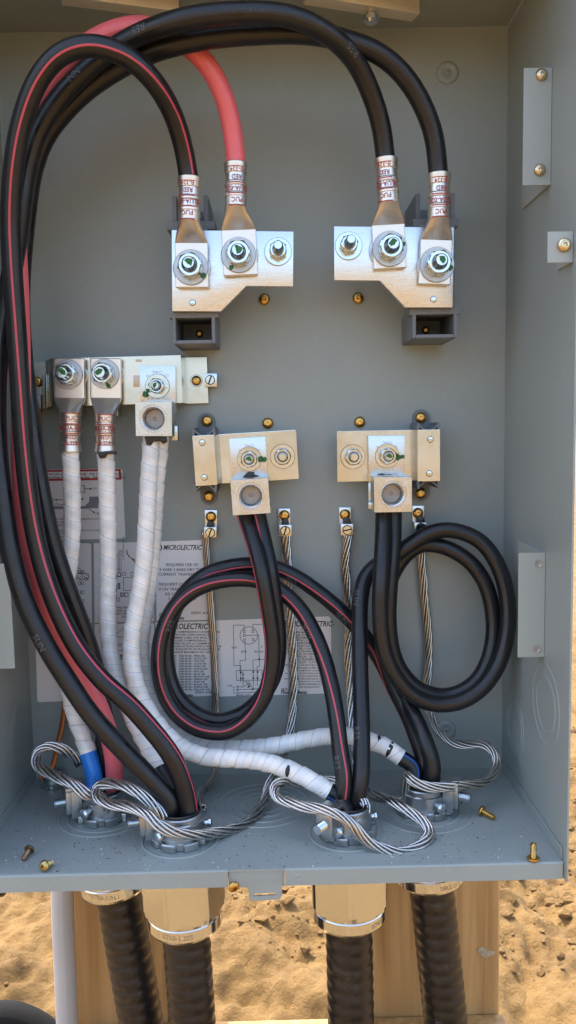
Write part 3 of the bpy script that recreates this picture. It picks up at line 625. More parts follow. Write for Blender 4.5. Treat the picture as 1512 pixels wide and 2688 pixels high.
# --- four upper cables
p1 = Path(pts([(497, 482, 93), (494, 460, 93), (483, 395, 98), (456, 305, 114), (412, 225, 134), (352, 162, 150), (288, 129, 158), (222, 121, 160), (152, 148, 158), (97, 215, 153), (60, 310, 146), (38, 420, 139), (28, 560, 130), (32, 700, 126), (42, 850, 123), (53, 1020, 121), (62, 1160, 120), (76, 1300, 120), (98, 1430, 121), (136, 1560, 124), (196, 1690, 128), (268, 1785, 132), (338, 1848, 136), (398, 1915, 139), (446, 1978, 140), (476, 2042, 139), (492, 2105, 138)])+down((CB[0]+.0085, CB[1]-.003)))
k1, j1 = cable('power_cable', 'black cable with red stripe looping over from an upper bar lug', 'cable', p1, RU)
stripe('stripe', p1, RU, .0023, [(0, .55), (.06, .5), (.14, .1), (.22, .1), (.3, .15), (.45, .05), (.6, -.15), (.75, -.45), (.86, -.75), (.95, -1.15), (1, -1.2)], STRIPE, j1)
p2 = Path(pts([(620, 441, 93), (619, 420, 93), (610, 345, 96), (588, 255, 102), (545, 172, 108), (482, 112, 115), (420, 80, 120), (360, 70, 122), (300, 82, 122), (238, 112, 120), (178, 165, 112), (130, 225, 103), (88, 300, 97), (60, 380, 93), (44, 470, 91), (42, 600, 94), (50, 760, 97), (55, 950, 98), (56, 1120, 98), (58, 1290, 98), (72, 1400, 98), (96, 1500, 97), (128, 1600, 94), (180, 1700, 93), (225, 1785, 92), (262, 1860, 91), (288, 1935, 90), (300, 2010, 89)])+down((CA[0]+.0105, CA[1]+.002)))
k2, j2 = cable('power_cable', 'solid red cable curving over behind the black loop to its bus bar lug', 'cable', p2, RU, RED)
p3 = Path(pts([(1013, 432, 93), (1011, 410, 93), (1000, 330, 98), (973, 243, 108), (936, 167, 122), (888, 111, 136), (838, 76, 147), (788, 52, 154), (730, 38, 158), (640, 34, 160), (560, 39, 159), (482, 51, 156), (394, 79, 142), (340, 104, 135), (288, 135, 129), (215, 195, 121), (150, 265, 115), (98, 350, 111), (70, 446, 109), (56, 540, 109), (44, 640, 107), (26, 740, 105), (8, 850, 105), (-6, 960, 108), (-10, 1070, 112), (-6, 1180, 116), (8, 1320, 122), (26, 1441, 127), (60, 1566, 131), (120, 1693, 135), (180, 1790, 138), (246, 1885, 140), (326, 1972, 140), (396, 2045, 140), (446, 2105, 140)])+down((CB[0]-.0095, CB[1]-.004)))
k3, j3 = cable('power_cable', 'plain black cable arching over all the others and hugging the side wall', 'cable', p3, RU)
p4 = Path(pts([(1152, 472, 93), (1150, 450, 93), (1137, 350, 97), (1097, 252, 104), (1045, 182, 112), (985, 136, 120), (905, 106, 128), (840, 92, 132), (760, 86, 135), (650, 90, 135), (545, 100, 133), (460, 118, 128), (390, 140, 122), (318, 176, 114), (238, 228, 106), (170, 292, 98), (116, 366, 90), (86, 450, 84), (70, 560, 78), (60, 660, 75), (54, 760, 75), (56, 860, 77), (64, 960, 80), (78, 1080, 85), (93, 1200, 89), (114, 1321, 92), (142, 1441, 93), (185, 1566, 92), (228, 1680, 88), (258, 1790, 82), (274, 1900, 78), (272, 2000, 76)])+down((CA[0]-.001, CA[1]+.0115)))
k4, j4 = cable('power_cable', 'plain black cable whose lug sits lower on the bar, passing under the arching one', 'cable', p4, RU)
# their lugs
c = cL; lug(k1, c([(376, 1285)])[0], c([(370, 862)])[0], c([(350, 662)])[0], c([(352, 242)])[0], 42, dP, .0925, .0098, -1, TX)
lug(k2, c([(840, 1168)])[0], c([(820, 738)])[0], c([(797, 530)])[0], c([(793, 106)])[0], 44, dP, .0925, .0098, -1, TX)
c = cRt; lug(k3, c([(670, 1104)])[0], c([(651, 688)])[0], c([(650, 492)])[0], c([(627, 62)])[0], 42, dP, .0925, .0098, -1, TX)
lug(k4, c([(1092, 1256)])[0], c([(1112, 833)])[0], c([(1130, 640)])[0], c([(1132, 206)])[0], 41, dP, .0925, .0098, -1, TX)
for pth, jk, q, tx in ((p3, j3, (905, 140), 'RES'), (p3, j3, (375, 95), 'RES'), (p3, j3, (210, 205), 'NN'), (p3, j3, (110, 1690), 'SUN'), (p4, j4, (72, 545), 'RES')): wrap_text('jacket_print', pth, RU, pth.near(*q), tx, .006, JINK, jk, .5, 1)

# --- neutral bar
cN = cr((0, 900), .41408)
NB = thing('neutral_bus_bar', 'hat-shaped plated neutral bar with two white cable lugs', 'bus bar', tuple(P(290, 1000, 0)))
def hatbar(name, xs, zt, zb, th, mat, par, rot=0.0):   # xs: (x, d) profile points left to right, swept between top and bottom z
    bm = bmesh.new(); n = len(xs); pr = np.array(xs)
    up = [(x, -d) for x, d in xs]; lo = []
    for i, (x, d) in enumerate(xs):
        a = pr[max(i-1, 0)]; b = pr[min(i+1, n-1)]; tx, ty = b[0]-a[0], -(b[1]-a[1]); l = math.hypot(tx, ty); lo.append((x-ty/l*th*0-0, -d+th))
    for i in range(n-1):
        for (z0_, z1_) in ((zb, zt),):
            A = [(up[i][0], up[i][1]), (up[i+1][0], up[i+1][1]), (lo[i+1][0], lo[i+1][1]), (lo[i][0], lo[i][1])]
            add_prism(bm, [(x, y, z0_) for x, y in A], (0, 0, z1_-z0_))
    bmesh.ops.remove_doubles(bm, verts=bm.verts, dist=1e-6); seen = {}
    bm.verts.index_update()
    for f in list(bm.faces): seen.setdefault(frozenset(v.index for v in f.verts), []).append(f)
    bmesh.ops.delete(bm, geom=[f for fs in seen.values() if len(fs) > 1 for f in fs], context='FACES_ONLY')
    bmesh.ops.recalc_face_normals(bm, faces=bm.faces)
    ed = [e for e in bm.edges if e.is_manifold and e.calc_face_angle(0) > .3]
    bmesh.ops.bevel(bm, geom=ed, offset=.0009, segments=2, affect='EDGES', clamp_overlap=True)
    o = bm_mesh(name, bm, mat, par, True, 40)
    if rot:
        cx = (xs[0][0]+xs[-1][0])/2; cz = (zt+zb)/2
        M_ = Matrix.Translation((cx, 0, cz)) @ Matrix.Rotation(rot, 4, 'Y') @ Matrix.Translation((-cx, 0, -cz)); o.data.transform(M_)
    return o
X = lambda px, py, d: P(px, py, d)[0]
zt, zb = P(300, 938, .03)[2], P(300, 1063, .03)[2]
hatbar('bar_plate', [(X(80, 1000, .006), .006), (X(122, 1000, .006), .006), (X(134, 1000, .034), .034), (X(477, 1000, .034), .034), (X(490, 1000, .006), .006), (X(545, 1000, .006), .006)], zt, zb, .0042, YZINC, NB, math.radians(-.6))
# small formed slots in the bar face
for q in ((356, 943, 372, 950), (350, 985, 366, 1016)):
    o = slab('bar_slot', [(q[0], q[1]), (q[2], q[1]), (q[2], q[3]), (q[0], q[3])], .0343, .001, M('worn_zinc', (.55, .45, .36), .4, .8) if q[0] == 356 else bpy.data.materials['worn_zinc'], NB, .0004)
for q, sp in (((433, 199), .3), ((665, 197), .75)):
    x, y = cN([q])[0]; bolt(NB, x, y, .0445, .0142, .0185, .0063, .0095, sp, seed=int(q[0]), smear=[(x+(3 if sp < .5 else 9), y+(24 if sp < .5 else 32), .0022)])
    washer('backing_washer', P(x+9, y+2, .0344), .0150, .006, .0032, TIN, NB)
    # bolt head and clip hanging below the bar
    bx = P(x+22, 1085, .02); box('bolt_clip', (bx[0]-.011, -.026, bx[2]-.003), (bx[0]+.006, -.006, bx[2]+.012), FROST, NB, .0006)
# mechanical lug, shared form
def setblock(name, corners, dF, depth, hx, hy, R, mat, par):
    c4 = [P(x, y, dF) for x, y in corners]; ctr = P(hx, hy, dF); n = 64
    ux = (c4[1]-c4[0]); ux /= np.linalg.norm(ux); uz = np.array([-ux[2], 0, ux[0]])
    # square outline sampled by angle around the hole
    poly = [((q-ctr)@ux, (q-ctr)@uz) for q in c4]
    def out(th):
        dx, dy = math.cos(th), math.sin(th); best = None
        for i in range(4):
            (x0, y0), (x1, y1) = poly[i], poly[(i+1) % 4]; ex, ey = x1-x0, y1-y0; den = dx*ey-dy*ex
            if abs(den) < 1e-12: continue
            t = (x0*ey-y0*ex)/den; s = (x0*dy-y0*dx)/den
            if t > 0 and -1e-6 <= s <= 1+1e-6 and (best is None or t < best): best = t
        return best
    ang = sorted([2*math.pi*i/n for i in range(n)]+[math.atan2(y, x) % (2*math.pi) for x, y in poly]); n = len(ang); V = []
    rows = [('o', 1, depth), ('o', 1, .0006), ('i', .985, 0), ('c', R*1.0, 0), ('c', R*.97, .0008), ('c', R*.86, .0008), ('c', R*.84, .0002), ('c', R*.76, .0010), ('c', R*.72, .003), ('c', R*.70, .006), ('c', R*.72, .008), ('c', R*.70, .0165), ('c', .00002, .0165)]
    for k, a, dy in rows:
        for th in ang:
            r = out(th)*a if k in 'oi' else a; V.append(ctr+ux*math.cos(th)*r+uz*math.sin(th)*r+np.array([0, dy, 0]))
    Fc = []
    for k in range(len(rows)-1):
        for i in range(n): j = (i+1) % n; Fc.append((k*n+i, (k+1)*n+i, (k+1)*n+j, k*n+j))
    Fc.append(tuple(range(n)))
    bk_ = mk(name, V, Fc, mat, par, True, sharp=30)
    lathe('set_screw', [(R*.71, 0), (R*.71, .0022), (R*.66, .0027), (R*.14, .0025), (R*.09, .0018), (1e-7, .0018)], SETM, bk_, 36, ctr+np.array([0, .0148, 0]))
    return bk_
def embossed(par, x, y, d, lines, h, rot=math.pi):
    pr = Print(d)
    for dx, dy, s in lines: pr.text(x+dx, y+dy, s, h, 0.0, 0, 'CENTER', .95, rot)
    pr.build('embossed_print', EMB, par)
sl_ = slab('lug_tongue', cN([(888, 145), (1112, 145), (1114, 425), (890, 425)]), .040, .0058, TIN, NB)
bk = setblock('lug_block', cN([(855, 374), (1090, 372), (1092, 592), (860, 592)]), .072, .034, *cN([(970, 480)])[0], .0128, TIN, NB)
box('wire_stop', tuple(P(450, 1145, .05)+np.array([0, 0, -.004])), tuple(P(466, 1129, .05)+np.array([0, .012, .004])), TIN, bk, .0004)
bolt(NB, *cN([(1000, 275)])[0], .0402, .0118, .0135, .0045, .006, .9, seed=44, frost=False, nh=.007, smear=[(380, 1035, .0028), (388, 1026, .0022)])
embossed(sl_, *cN([(1000, 182)])[0], .0402, [(0, -14, 'CMC-LUG'), (-2, -2, 'CU9AL'), (0, 8, '(2)250MCM-1/0')][1:], 7); embossed(sl_, *cN([(1005, 345)])[0], .0402, [(0, 0, 'CMC-12-250-5')], 7)
# right foot: chromate screw, washer and small earth lug
washer('washer', P(*cN([(1245, 240)])[0], .0062), .0062, .002, .0008, TIN, NB); pscrew(M_PANS, *cN([(1245, 240)])[0], .0068, NB, s=1.1)
def slotscrew(px, py, d, R, par, a=.6, name='slotted_screw'):
    o = P(px, py, d); lathe('bore_shade_disc', [(R*1.22, .0001), (R*1.22, .0004), (1e-7, .0004)], DARKG, par, 28, o);  bm = bmesh.new(); n = 20; g_ = R*.19  # flat black disc stands for shade in the slot and round the screw
    for s in (-1, 1):
        a0 = math.asin(g_/R); th = np.linspace(a0, math.pi-a0, n); pts_ = [(R*math.cos(t), s*R*math.sin(t)) for t in th]
        add_prism(bm, [o+np.array([x*math.cos(a)-z*math.sin(a), -.0016, x*math.sin(a)+z*math.cos(a)]) for x, z in pts_], (0, .0016, 0))
    return bm_mesh(name, bm, ZINC, par, True, 30)
q0, q1 = cN([(1297, 193), (1375, 278)]); slab('earth_block', [q0, (q1[0], q0[1]), q1, (q0[0], q1[1])], .017, .011, TIN, NB); slotscrew(*cN([(1332, 235)])[0], .017, .0040, NB, 1.2)
# left foot: tab, screw
slab('side_tab', [(110, 985), (122, 982), (124, 1072), (112, 1074)], .022, .016, YZINC, NB, .0004); pscrew(M_PANS, 99, 1002, .0075, NB, s=1.1); slab('copper_clamp', [(94, 1036), (106, 1036), (107, 1074), (95, 1074)], .014, .010, FROST, NB)

# --- lower bars
def small_insulator(par, xc, zt, zb, wd, d, base_r, ztop, zbot):
    bm = bmesh.new()                                     # standoff behind the flange with hollow concave ends
    add_box(bm, (xc-wd/2+.002, -d, zb), (xc+wd/2-.002, -.0035, zt))
    for sgn, z in ((1, zt), (-1, zb)):
        w2 = wd/2; h = .0085; t = .0020; N = 10
        arc = [(-w2+.001+(wd-.002)*i/N, h-(.0075*math.sin(math.pi*i/N))) for i in range(N+1)]
        for i in range(N):
            (xa, ha), (xb2, hb) = arc[i], arc[i+1]
            add_prism(bm, [(xc+xa, -d+.001, z+sgn*ha), (xc+xb2, -d+.001, z+sgn*hb), (xc+xb2, -d+.001, z+sgn*(hb-t)), (xc+xa, -d+.001, z+sgn*(ha-t))], (0, d-.004, 0))
        for s2 in (-1, 1): add_prism(bm, [(xc+s2*w2, -d+.0012, z-sgn*.001), (xc+s2*(w2-.003), -d+.0012, z-sgn*.001), (xc+s2*(w2-.003), -d+.0012, z+sgn*h*.9), (xc+s2*w2*.92, -d+.0012, z+sgn*h)], (0, d-.004, 0))
    # rounded foot plate on the panel
    N = 20; ft = []
    for i in range(N+1): a = math.pi*i/N; ft.append((xc+base_r*math.cos(a), -.0035, ztop+base_r*math.sin(a)))
    for i in range(N+1): a = math.pi+math.pi*i/N; ft.append((xc+base_r*math.cos(a), -.0035, zbot+base_r*math.sin(a)))
    add_prism(bm, ft, (0, .0033, 0)); return bm_mesh('insulator', bm, PLASTIC, par, True, 35)
def lower_bus(label, o, s, prof, zt, zb, rot, rvs, scr, tongue, block, bd, hole, wsh, wsh2, rins, stop, smear, seed, lipmark, inz, inx):
    c = cr(o, s); t = thing('lower_bus_bar', label, 'bus bar', tuple(P(*c([hole])[0], 0)))
    q = lambda p: c([p])[0]
    xs = [(X(*q((a, 620)), d), d) for a, d in prof]; ZT, ZB = P(*q((700, zt)), .03)[2], P(*q((700, zb)), .03)[2]
    hatbar('bar_plate', xs, ZT, ZB, .0040, YZINC, t, rot)
    small_insulator(t, X(*q((inx, 620)), .04), P(*q((inx, inz[0])), .042)[2], P(*q((inx, inz[1])), .042)[2], .0235, .0440, .0085, P(*q(scr[0]), .0035)[2], P(*q(scr[1]), .0035)[2])
    for p in scr: pscrew(M_PAN, *q(p), .0036, t)
    for p in rvs: rivet('rivet', P(*q(p), prof[0 if prof[0][1] > prof[-1][1] else -1][1]), .0032, ZINC, t)
    tg = slab('lug_tongue', c(tongue), .0372, .0064, TIN, t); bk = setblock('lug_block', c(block), .068, .034, *q(hole), .0131, TIN, t)
    bolt(t, *q(wsh), .0374, .0121, .0150, .0046, .0035, .35, seed=seed, frost=False, nh=.0075, wt=.0018, smear=[(*q(p), r) for p, r in smear])
    bolt(t, *q(wsh2), .0310, .0123, .0150, .0046, .0035, .1, green=False, frost=False, nh=.0075, wt=.0018)
    if stop: st = c(stop); slab('wire_stop', st, .05, .012, YZINC, bk)
    # smear of black anti-oxidant compound above the block
    V = c(lipmark); slab('compound_smear', V, .0386, .0012, DARKG, tg, .0003)
    x, y = q((wsh[0], wsh[1])); embossed(tg, x, y, .0374, [(0, -26, '(2)250MCM-1/0'), (0, -38, 'CU9AL'), (4, 44, 'CMC-12-250-5')], 6.5); return t
LL = lower_bus('plated bar with a clamp block holding two striped cables', (480, 1060), .22084, [(130, .047), (388, .047), (450, .030), (1362, .030)], 345, 930, math.radians(-2.3), [(230, 462), (257, 875)], [(287, 205), (310, 1102)], [(550, 415), (980, 390), (1012, 890), (583, 920)], [(560, 908), (1015, 878), (1045, 1300), (592, 1330)], .034, (805, 1100), (790, 655), (1185, 625), .009, None, [((925, 660), .0030), ((975, 660), .0024), ((862, 655), .0022)], 60, [(700, 895), (730, 850), (770, 810), (850, 808), (850, 840), (905, 858), (900, 885)], (385, 955), 258)
LR = lower_bus('plated bar with a clamp block holding two plain black cables', (850, 1060), .23464, [(150, .030), (1000, .030), (1050, .047), (1300, .047)], 297, 862, math.radians(.0), [(1190, 400), (1180, 780)], [(1085, 155), (1085, 1000)], [(497, 358), (907, 356), (909, 885), (505, 887)], [(557, 818), (988, 815), (988, 1210), (563, 1218)], .034, (775, 1015), (708, 583), (325, 592), .009, [(500, 1104), (552, 1104), (552, 1176), (500, 1176)], [((830, 595), .0030), ((885, 592), .0020), ((800, 575), .0020)], 70, [(585, 812), (600, 792), (650, 780), (700, 792), (760, 790), (775, 808)], (305, 858), 1165)
prism('lug_side', [P(x, y, .037) for x, y in cr((850, 1060), .23464)([(500, 886), (556, 886), (556, 1100), (500, 1104)])], (0, .006, 0), TIN, LR, .0003)

# --- earth lugs
def earth_lug(o, s, tab, scr, blk, sc, label, ang=.9):
    c = cr(o, s); q = lambda p: c([p])[0]; (x0, y0), (x1, y1) = tab; (u0, v0), (u1, v1) = blk
    t = thing('earth_lug', label, 'earth lug', tuple(P(*q(((x0+x1)/2, y1)), 0)))
    slab('tab', c([(x0, y0), (x1, y0), (x1+4, y1), (x0+4, y1)]), .0030, .0028, TIN, t, .0006); pscrew(M_PAN, *q(scr), .0030, t, s=.97)
    b = slab('clamp_block', c([(u0, v0), (u1, v0), (u1, v1), (u0, v1)]), .0165, .0135, TIN, t); slotscrew(*q(sc), .0165, .0041, b, ang)
    m = ((u0+u1)/2, v0-30); slab('compound_smear', c([(m[0]-45, v0+5), (m[0]-40, v0-60), (m[0]+10, v0-75), (m[0]+42, v0-50), (m[0]+48, v0+5)]), .012, .008, DARKG, t, .0012)
    return t
earth_lug((480, 1060), .22084, ((258, 1262), (408, 1480)), (335, 1342), ((252, 1468), (400, 1590)), (325, 1530), 'small earth lug with screw above the printed label', 1.2)
earth_lug((480, 1060), .22084, ((1128, 1245), (1275, 1450)), (1207, 1325), ((1142, 1440), (1292, 1575)), (1217, 1508), 'small earth lug beside the striped cables at the clamp block', 1.3)
earth_lug((850, 1060), .23464, ((170, 1158), (310, 1355)), (237, 1238), ((190, 1345), (330, 1470)), (262, 1410), 'small earth lug whose wire drops behind the striped cable', .2)
earth_lug((850, 1060), .23464, ((988, 1140), (1125, 1380)), (1052, 1222), ((1015, 1330), (1155, 1450)), (1085, 1385), 'small earth lug tucked behind the top of the black coil', .5)

# ------------------------------------------------------------------ lower cables
RL = .0079
pl1 = Path(pts([(640, 1335, 46), (646, 1362, 50), (662, 1410, 62), (684, 1488, 76), (703, 1590, 80), (716, 1685, 82), (713, 1760, 83), (690, 1836, 84), (648, 1890, 84), (598, 1919, 83), (555, 1921, 81), (505, 1906, 79), (454, 1862, 77), (424, 1795, 75), (417, 1722, 72), (430, 1650, 68), (463, 1588, 63), (513, 1547, 58), (581, 1524, 54), (660, 1521, 54), (720, 1540, 58), (782, 1592, 66), (821, 1655, 75), (848, 1721, 84), (869, 1800, 95), (883, 1880, 107), (893, 1970, 119), (903, 2045, 128)])+down((CC[0]-.006, CC[1]+.001)))
kl1, jl1 = cable('coiled_cable', 'striped black cable coiled in front, dropping into the bushing beside the white taped end', 'cable', pl1, RL)
stripe('stripe', pl1, RL, .0020, [(0, 1.1), (.1, 1.15), (.2, 1.0), (.3, .1), (.42, -.1), (.55, -.1), (.66, .3), (.75, .4), (.88, -.3), (1, -.6)], STRIPE, jl1)
pl2 = Path(pts([(674, 1335, 46), (680, 1362, 48), (691, 1410, 56), (708, 1488, 66), (722, 1590, 68), (732, 1685, 68), (722, 1765, 67), (690, 1826, 66), (640, 1872, 65), (575, 1893, 64), (516, 1875, 62), (466, 1829, 60), (442, 1768, 57), (436, 1703, 54), (444, 1640, 50), (475, 1570, 45), (534, 1512, 40), (595, 1490, 37), (660, 1482, 36), (721, 1490, 36), (776, 1514, 36), (830, 1550, 37), (884, 1594, 38), (926, 1635, 39), (971, 1690, 42), (1004, 1742, 46), (1034, 1805, 54), (1070, 1875, 66), (1095, 1940, 76), (1112, 2000, 83)])+down((CD_[0]-.005, CD_[1]+.008)))
kl2, jl2 = cable('coiled_cable', 'striped black cable coiled behind, leaving beneath the plain black coil', 'cable', pl2, RL)
stripe('stripe', pl2, RL, .0020, [(0, .4), (.08, .3), (.2, 0), (.3, -.5), (.42, -.6), (.55, .3), (.64, .3), (.72, .1), (.78, .3), (.84, 1.6), (1, 1.8)], STRIPE, jl2)
pr1 = Path(pts([(1006, 1325, 46), (1006, 1350, 50), (1004, 1434, 66), (999, 1530, 77), (998, 1620, 79), (1008, 1705, 80), (1034, 1768, 80), (1075, 1818, 79), (1120, 1843, 78), (1165, 1849, 77), (1215, 1839, 76), (1265, 1806, 74), (1305, 1750, 71), (1328, 1680, 67), (1334, 1610, 62), (1325, 1535, 57), (1300, 1470, 52), (1262, 1422, 47), (1215, 1398, 43), (1168, 1391, 41), (1118, 1404, 40), (1074, 1432, 40), (1030, 1462, 41), (988, 1485, 44), (960, 1515, 49), (947, 1570, 56), (944, 1662, 67), (946, 1775, 84), (949, 1889, 103), (950, 1974, 117), (947, 2050, 127)])+down((CC[0]+.0085, CC[1]+.004)))
kr1, jr1 = cable('coiled_cable', 'plain black cable forming the larger outer coil, dropping straight into the front bushing', 'cable', pr1, RL)
pr2 = Path(pts([(1034, 1325, 45), (1034, 1350, 46), (1032, 1434, 54), (1024, 1530, 61), (1020, 1620, 63), (1028, 1700, 64), (1050, 1758, 64), (1086, 1800, 64), (1126, 1821, 64), (1168, 1827, 63), (1213, 1815, 62), (1253, 1785, 60), (1281, 1735, 57), (1295, 1670, 53), (1293, 1605, 49), (1275, 1535, 45), (1238, 1480, 41), (1192, 1447, 37), (1146, 1431, 33), (1102, 1432, 30), (1062, 1460, 28), (1030, 1510, 27), (1008, 1580, 28), (1003, 1660, 32), (1018, 1740, 40), (1055, 1820, 56), (1090, 1885, 76), (1118, 1950, 95), (1136, 2010, 101)])+down((CD_[0]+.004, CD_[1]-.008)))
kr2, jr2 = cable('coiled_cable', 'plain black cable forming the smaller inner coil, running down to the rear bushing', 'cable', pr2, RL)
for pth, jk, q, tx, f in ((pr1, jr1, (946, 1570), 'SUN', 1), (pr1, jr1, (935, 1925), 'RES', 1), (pl2, jl2, (768, 1508), 'RES', 1), (pl2, jl2, (905, 1605), 'SUN', 1), (pl1, jl1, (444, 1640), 'RES', 1), (pl1, jl1, (818, 1655), 'SUN', 1), (pl1, jl1, (886, 2000), 'RES', 1)): wrap_text('jacket_print', pth, RL, pth.near(*q), tx, .0058, JINK, jk, .6, f)
for pth, jk in ((pl1, jl1), (pl2, jl2), (pr1, jr1), (pr2, jr2)):                # frayed bare conductor where it enters the clamp
    e = [pth.p[0]+np.array([0, 0, .012]), pth.p[0]+np.array([0, 0, .004]), pth.p[1]]
    strands('conductor', e, .0058, DARKG, jk, 9, .05, .003)
# --- white taped neutrals
RW = .0081
def warp(s): return s+.0030*math.sin(s*31)+.0018*math.sin(s*77+1.3)+.0009*math.sin(s*173+.4)
def tapewrap(pitch, ph=0.0):
    def f(s, th, R): x = (warp(s)/pitch+th/(2*math.pi)) % 1.0; return R+.00095*(1-x)-.0003+.00016*math.sin(s*410+2*th)*math.sin(s*53+th)+.00010*math.sin(s*1300+4*th)
    return f
def taped(name, label, path, s1, core=True, pitch=.0155):
    t = thing(name, label, 'cable', path.p[-1])
    tube('tape_wrap', path, RW, TAPE, t, 26, tapewrap(pitch), pitch, 0, s1); return t
def PathF(L, extra=[]): return Path(pts(L)+list(extra), .0016)
pw1 = PathF([(184, 1165, 53), (185, 1195, 53), (189, 1300, 51), (189, 1390, 50), (183, 1470, 49), (173, 1540, 49), (166, 1610, 50), (166, 1690, 53), (175, 1780, 60), (196, 1875, 70), (219, 1935, 79), (233, 1980, 85), (248, 2045, 91)], down((CA[0]-.0085, CA[1]-.006)))
kw1 = taped('taped_cable', 'white taped cable ending in a blue taped band at the bushing', pw1, pw1.near(232, 1974))
tube('blue_band', pw1, RW*1.03, BTAPE, kw1, 26, None, None, pw1.near(232, 1974), pw1.L)
pw2 = PathF([(277, 1165, 53), (278, 1200, 53), (281, 1300, 51), (284, 1400, 50), (284, 1500, 50), (282, 1610, 51), (286, 1683, 53), (298, 1752, 57), (318, 1815, 63), (345, 1878, 73), (380, 1945, 88), (412, 2005, 103), (440, 2060, 114)], down((CB[0]+.001, CB[1]+.0115)))
s2 = pw2.near(418, 2018); kw2 = taped('taped_cable', 'straight white taped cable below the second neutral lug', pw2, s2); tube('jacket', pw2, RW*.95, BLACK, kw2, 22, None, None, s2-.01, pw2.L)
pw3 = PathF([(397, 1140, 56), (396, 1175, 57), (390, 1265, 60), (385, 1372, 63), (378, 1476, 65), (368, 1550, 67), (354, 1620, 69), (345, 1690, 71), (348, 1752, 73), (366, 1821, 77), (396, 1878, 82), (434, 1926, 87), (480, 1964, 92), (530, 1984, 97), (585, 1990, 102), (643, 1993, 107), (705, 2003, 112), (767, 2024, 118), (817, 2049, 123), (858, 2074, 127), (891, 2096, 130)], down((CC[0]-.001, CC[1]-.0095)))
s3 = pw3.near(862, 2076); kw3 = taped('taped_cable', 'white taped cable sweeping along the floor in front, torn near its end', pw3, s3); j3_ = tube('jacket', pw3, RW*.93, BLACK, kw3, 22, None, None, s3-.012, pw3.L); stripe('blue_stripe', pw3, RW*.93, .0022, [(0, .8), (1, .7)], BSTRIPE, j3_, s0=s3-.01)
pw4 = PathF([(421, 1140, 45), (420, 1175, 45), (410, 1265, 44), (404, 1372, 44), (396, 1476, 44), (388, 1550, 45), (378, 1620, 46), (370, 1690, 47), (376, 1760, 48), (394, 1826, 50), (424, 1882, 53), (464, 1930, 57), (512, 1958, 61), (580, 1966, 65), (684, 1962, 69), (746, 1953, 71), (808, 1940, 72), (870, 1932, 73), (930, 1934, 75), (985, 1949, 78), (1018, 1964, 81), (1052, 1989, 85), (1085, 2014, 89)], down((CD_[0]-.0105, CD_[1]-.004)))
s4 = pw4.near(1054, 1990); kw4 = taped('taped_cable', 'white taped cable running behind the black cables to the rear bushing', pw4, s4); j4_ = tube('jacket', pw4, RW*.93, BLACK, kw4, 22, None, None, s4-.012, pw4.L); stripe('blue_stripe', pw4, RW*.93, .0022, [(0, -.6), (1, -.6)], BSTRIPE, j4_, s0=s4-.01)
# bare gaps and ruffled folds in the tape
def gap(path, kw, px, py, dphi, ds, ph, mat=BLACK):
    s = path.near(px, py); V = []; Fc = []
    for i, a in enumerate((0, .33, .66, 1)):
        for j, e in enumerate((-1, 1)):
            wd = ds*math.sin(math.pi*(.12+.76*a)); p, n, b, t = path.at(s+e*wd+.0015*a); th = ph+dphi*(a-.5); V.append(p+(n*math.cos(th)+b*math.sin(th))*(RW+.00062))
    for i in range(3): Fc.append((i*2, i*2+1, i*2+3, i*2+2))
    return mk('tape_gap', V, Fc, mat, kw)
gap(pw3, kw3, 757, 2021, 1.3, .0022, .2); gap(pw4, kw4, 1018, 1966, 2.2, .0022, 0.0); gap(pw4, kw4, 984, 1962, .9, .0016, -.7)
# lugs of the two neutrals
def nlug(k, x, y0, y1, y2, y3):
    lug(k, (x[0], y0), (x[1], y1), (x[2], y2), (x[3], y3), 40, .0445, .0525, .0100, 1, [(.155, 'PUC', .0042), (.40, 'BLUA-025', .0042), (.62, 'RED', .0040), (.76, 'B-324', .0038)])
nlug(kw1, (180, 181, 184, 184), 940, 1044, 1083, 1186); nlug(kw2, (276, 277, 277, 277), 940, 1044, 1087, 1186)
slab('compound_smear', [(254, 1187), (276, 1184), (304, 1183), (306, 1194), (282, 1192), (276, 1202), (262, 1204)], .0655, .004, DARKG, kw2, .001)
slab('compound_smear', [(378, 1146), (436, 1146), (438, 1160), (428, 1166), (420, 1158), (402, 1160), (396, 1170), (384, 1168)], .0665, .006, DARKG, kw3, .0012)

# ------------------------------------------------------------------ bare earth wires
def wire(label, L, mat, R=.0039, n=7, pitch=.10, extra=[], loose=.12, seed=0, name='earth_wire'):
    q = pts(L)+list(extra); o, pa = strands(name, q, R, mat, None, n, pitch, .0035, 6, loose, seed); tag(o, label, 'wire'); return o
wire('bare stranded wire hanging over the label and down behind the striped coil', [(538, 1395, 11), (541, 1440, 9), (548, 1520, 8), (556, 1620, 8), (562, 1720, 8), (565, 1820, 9), (566, 1920, 12), (567, 1990, 18), (563, 2035, 30), (545, 2066, 48), (522, 2082, 66)], TINNED, extra=[np.array([-.062, -.095, .008])], seed=1)
wire('bare stranded wire dropping past the striped coil and curving forward over the floor', [(748, 1395, 11), (752, 1450, 9), (757, 1540, 8), (764, 1650, 8), (770, 1760, 9), (768, 1860, 13), (758, 1940, 26), (738, 1990, 45), (719, 2032, 62), (708, 2055, 70), (692, 2103, 88), (663, 2148, 108), (614, 2177, 128), (560, 2187, 146), (518, 2189, 158), (455, 2184, 168), (408, 2162, 168), (385, 2140, 164), (340, 2119, 154), (282, 2108, 142), (252, 2090, 133), (257, 2066, 124), (290, 2056, 126), (344, 2070, 138), (397, 2108, 146), (434, 2152, 148)], BARE, extra=[np.array([-.089, -.148, .0])], R=.0042, n=7, pitch=.10, loose=.6, seed=2)
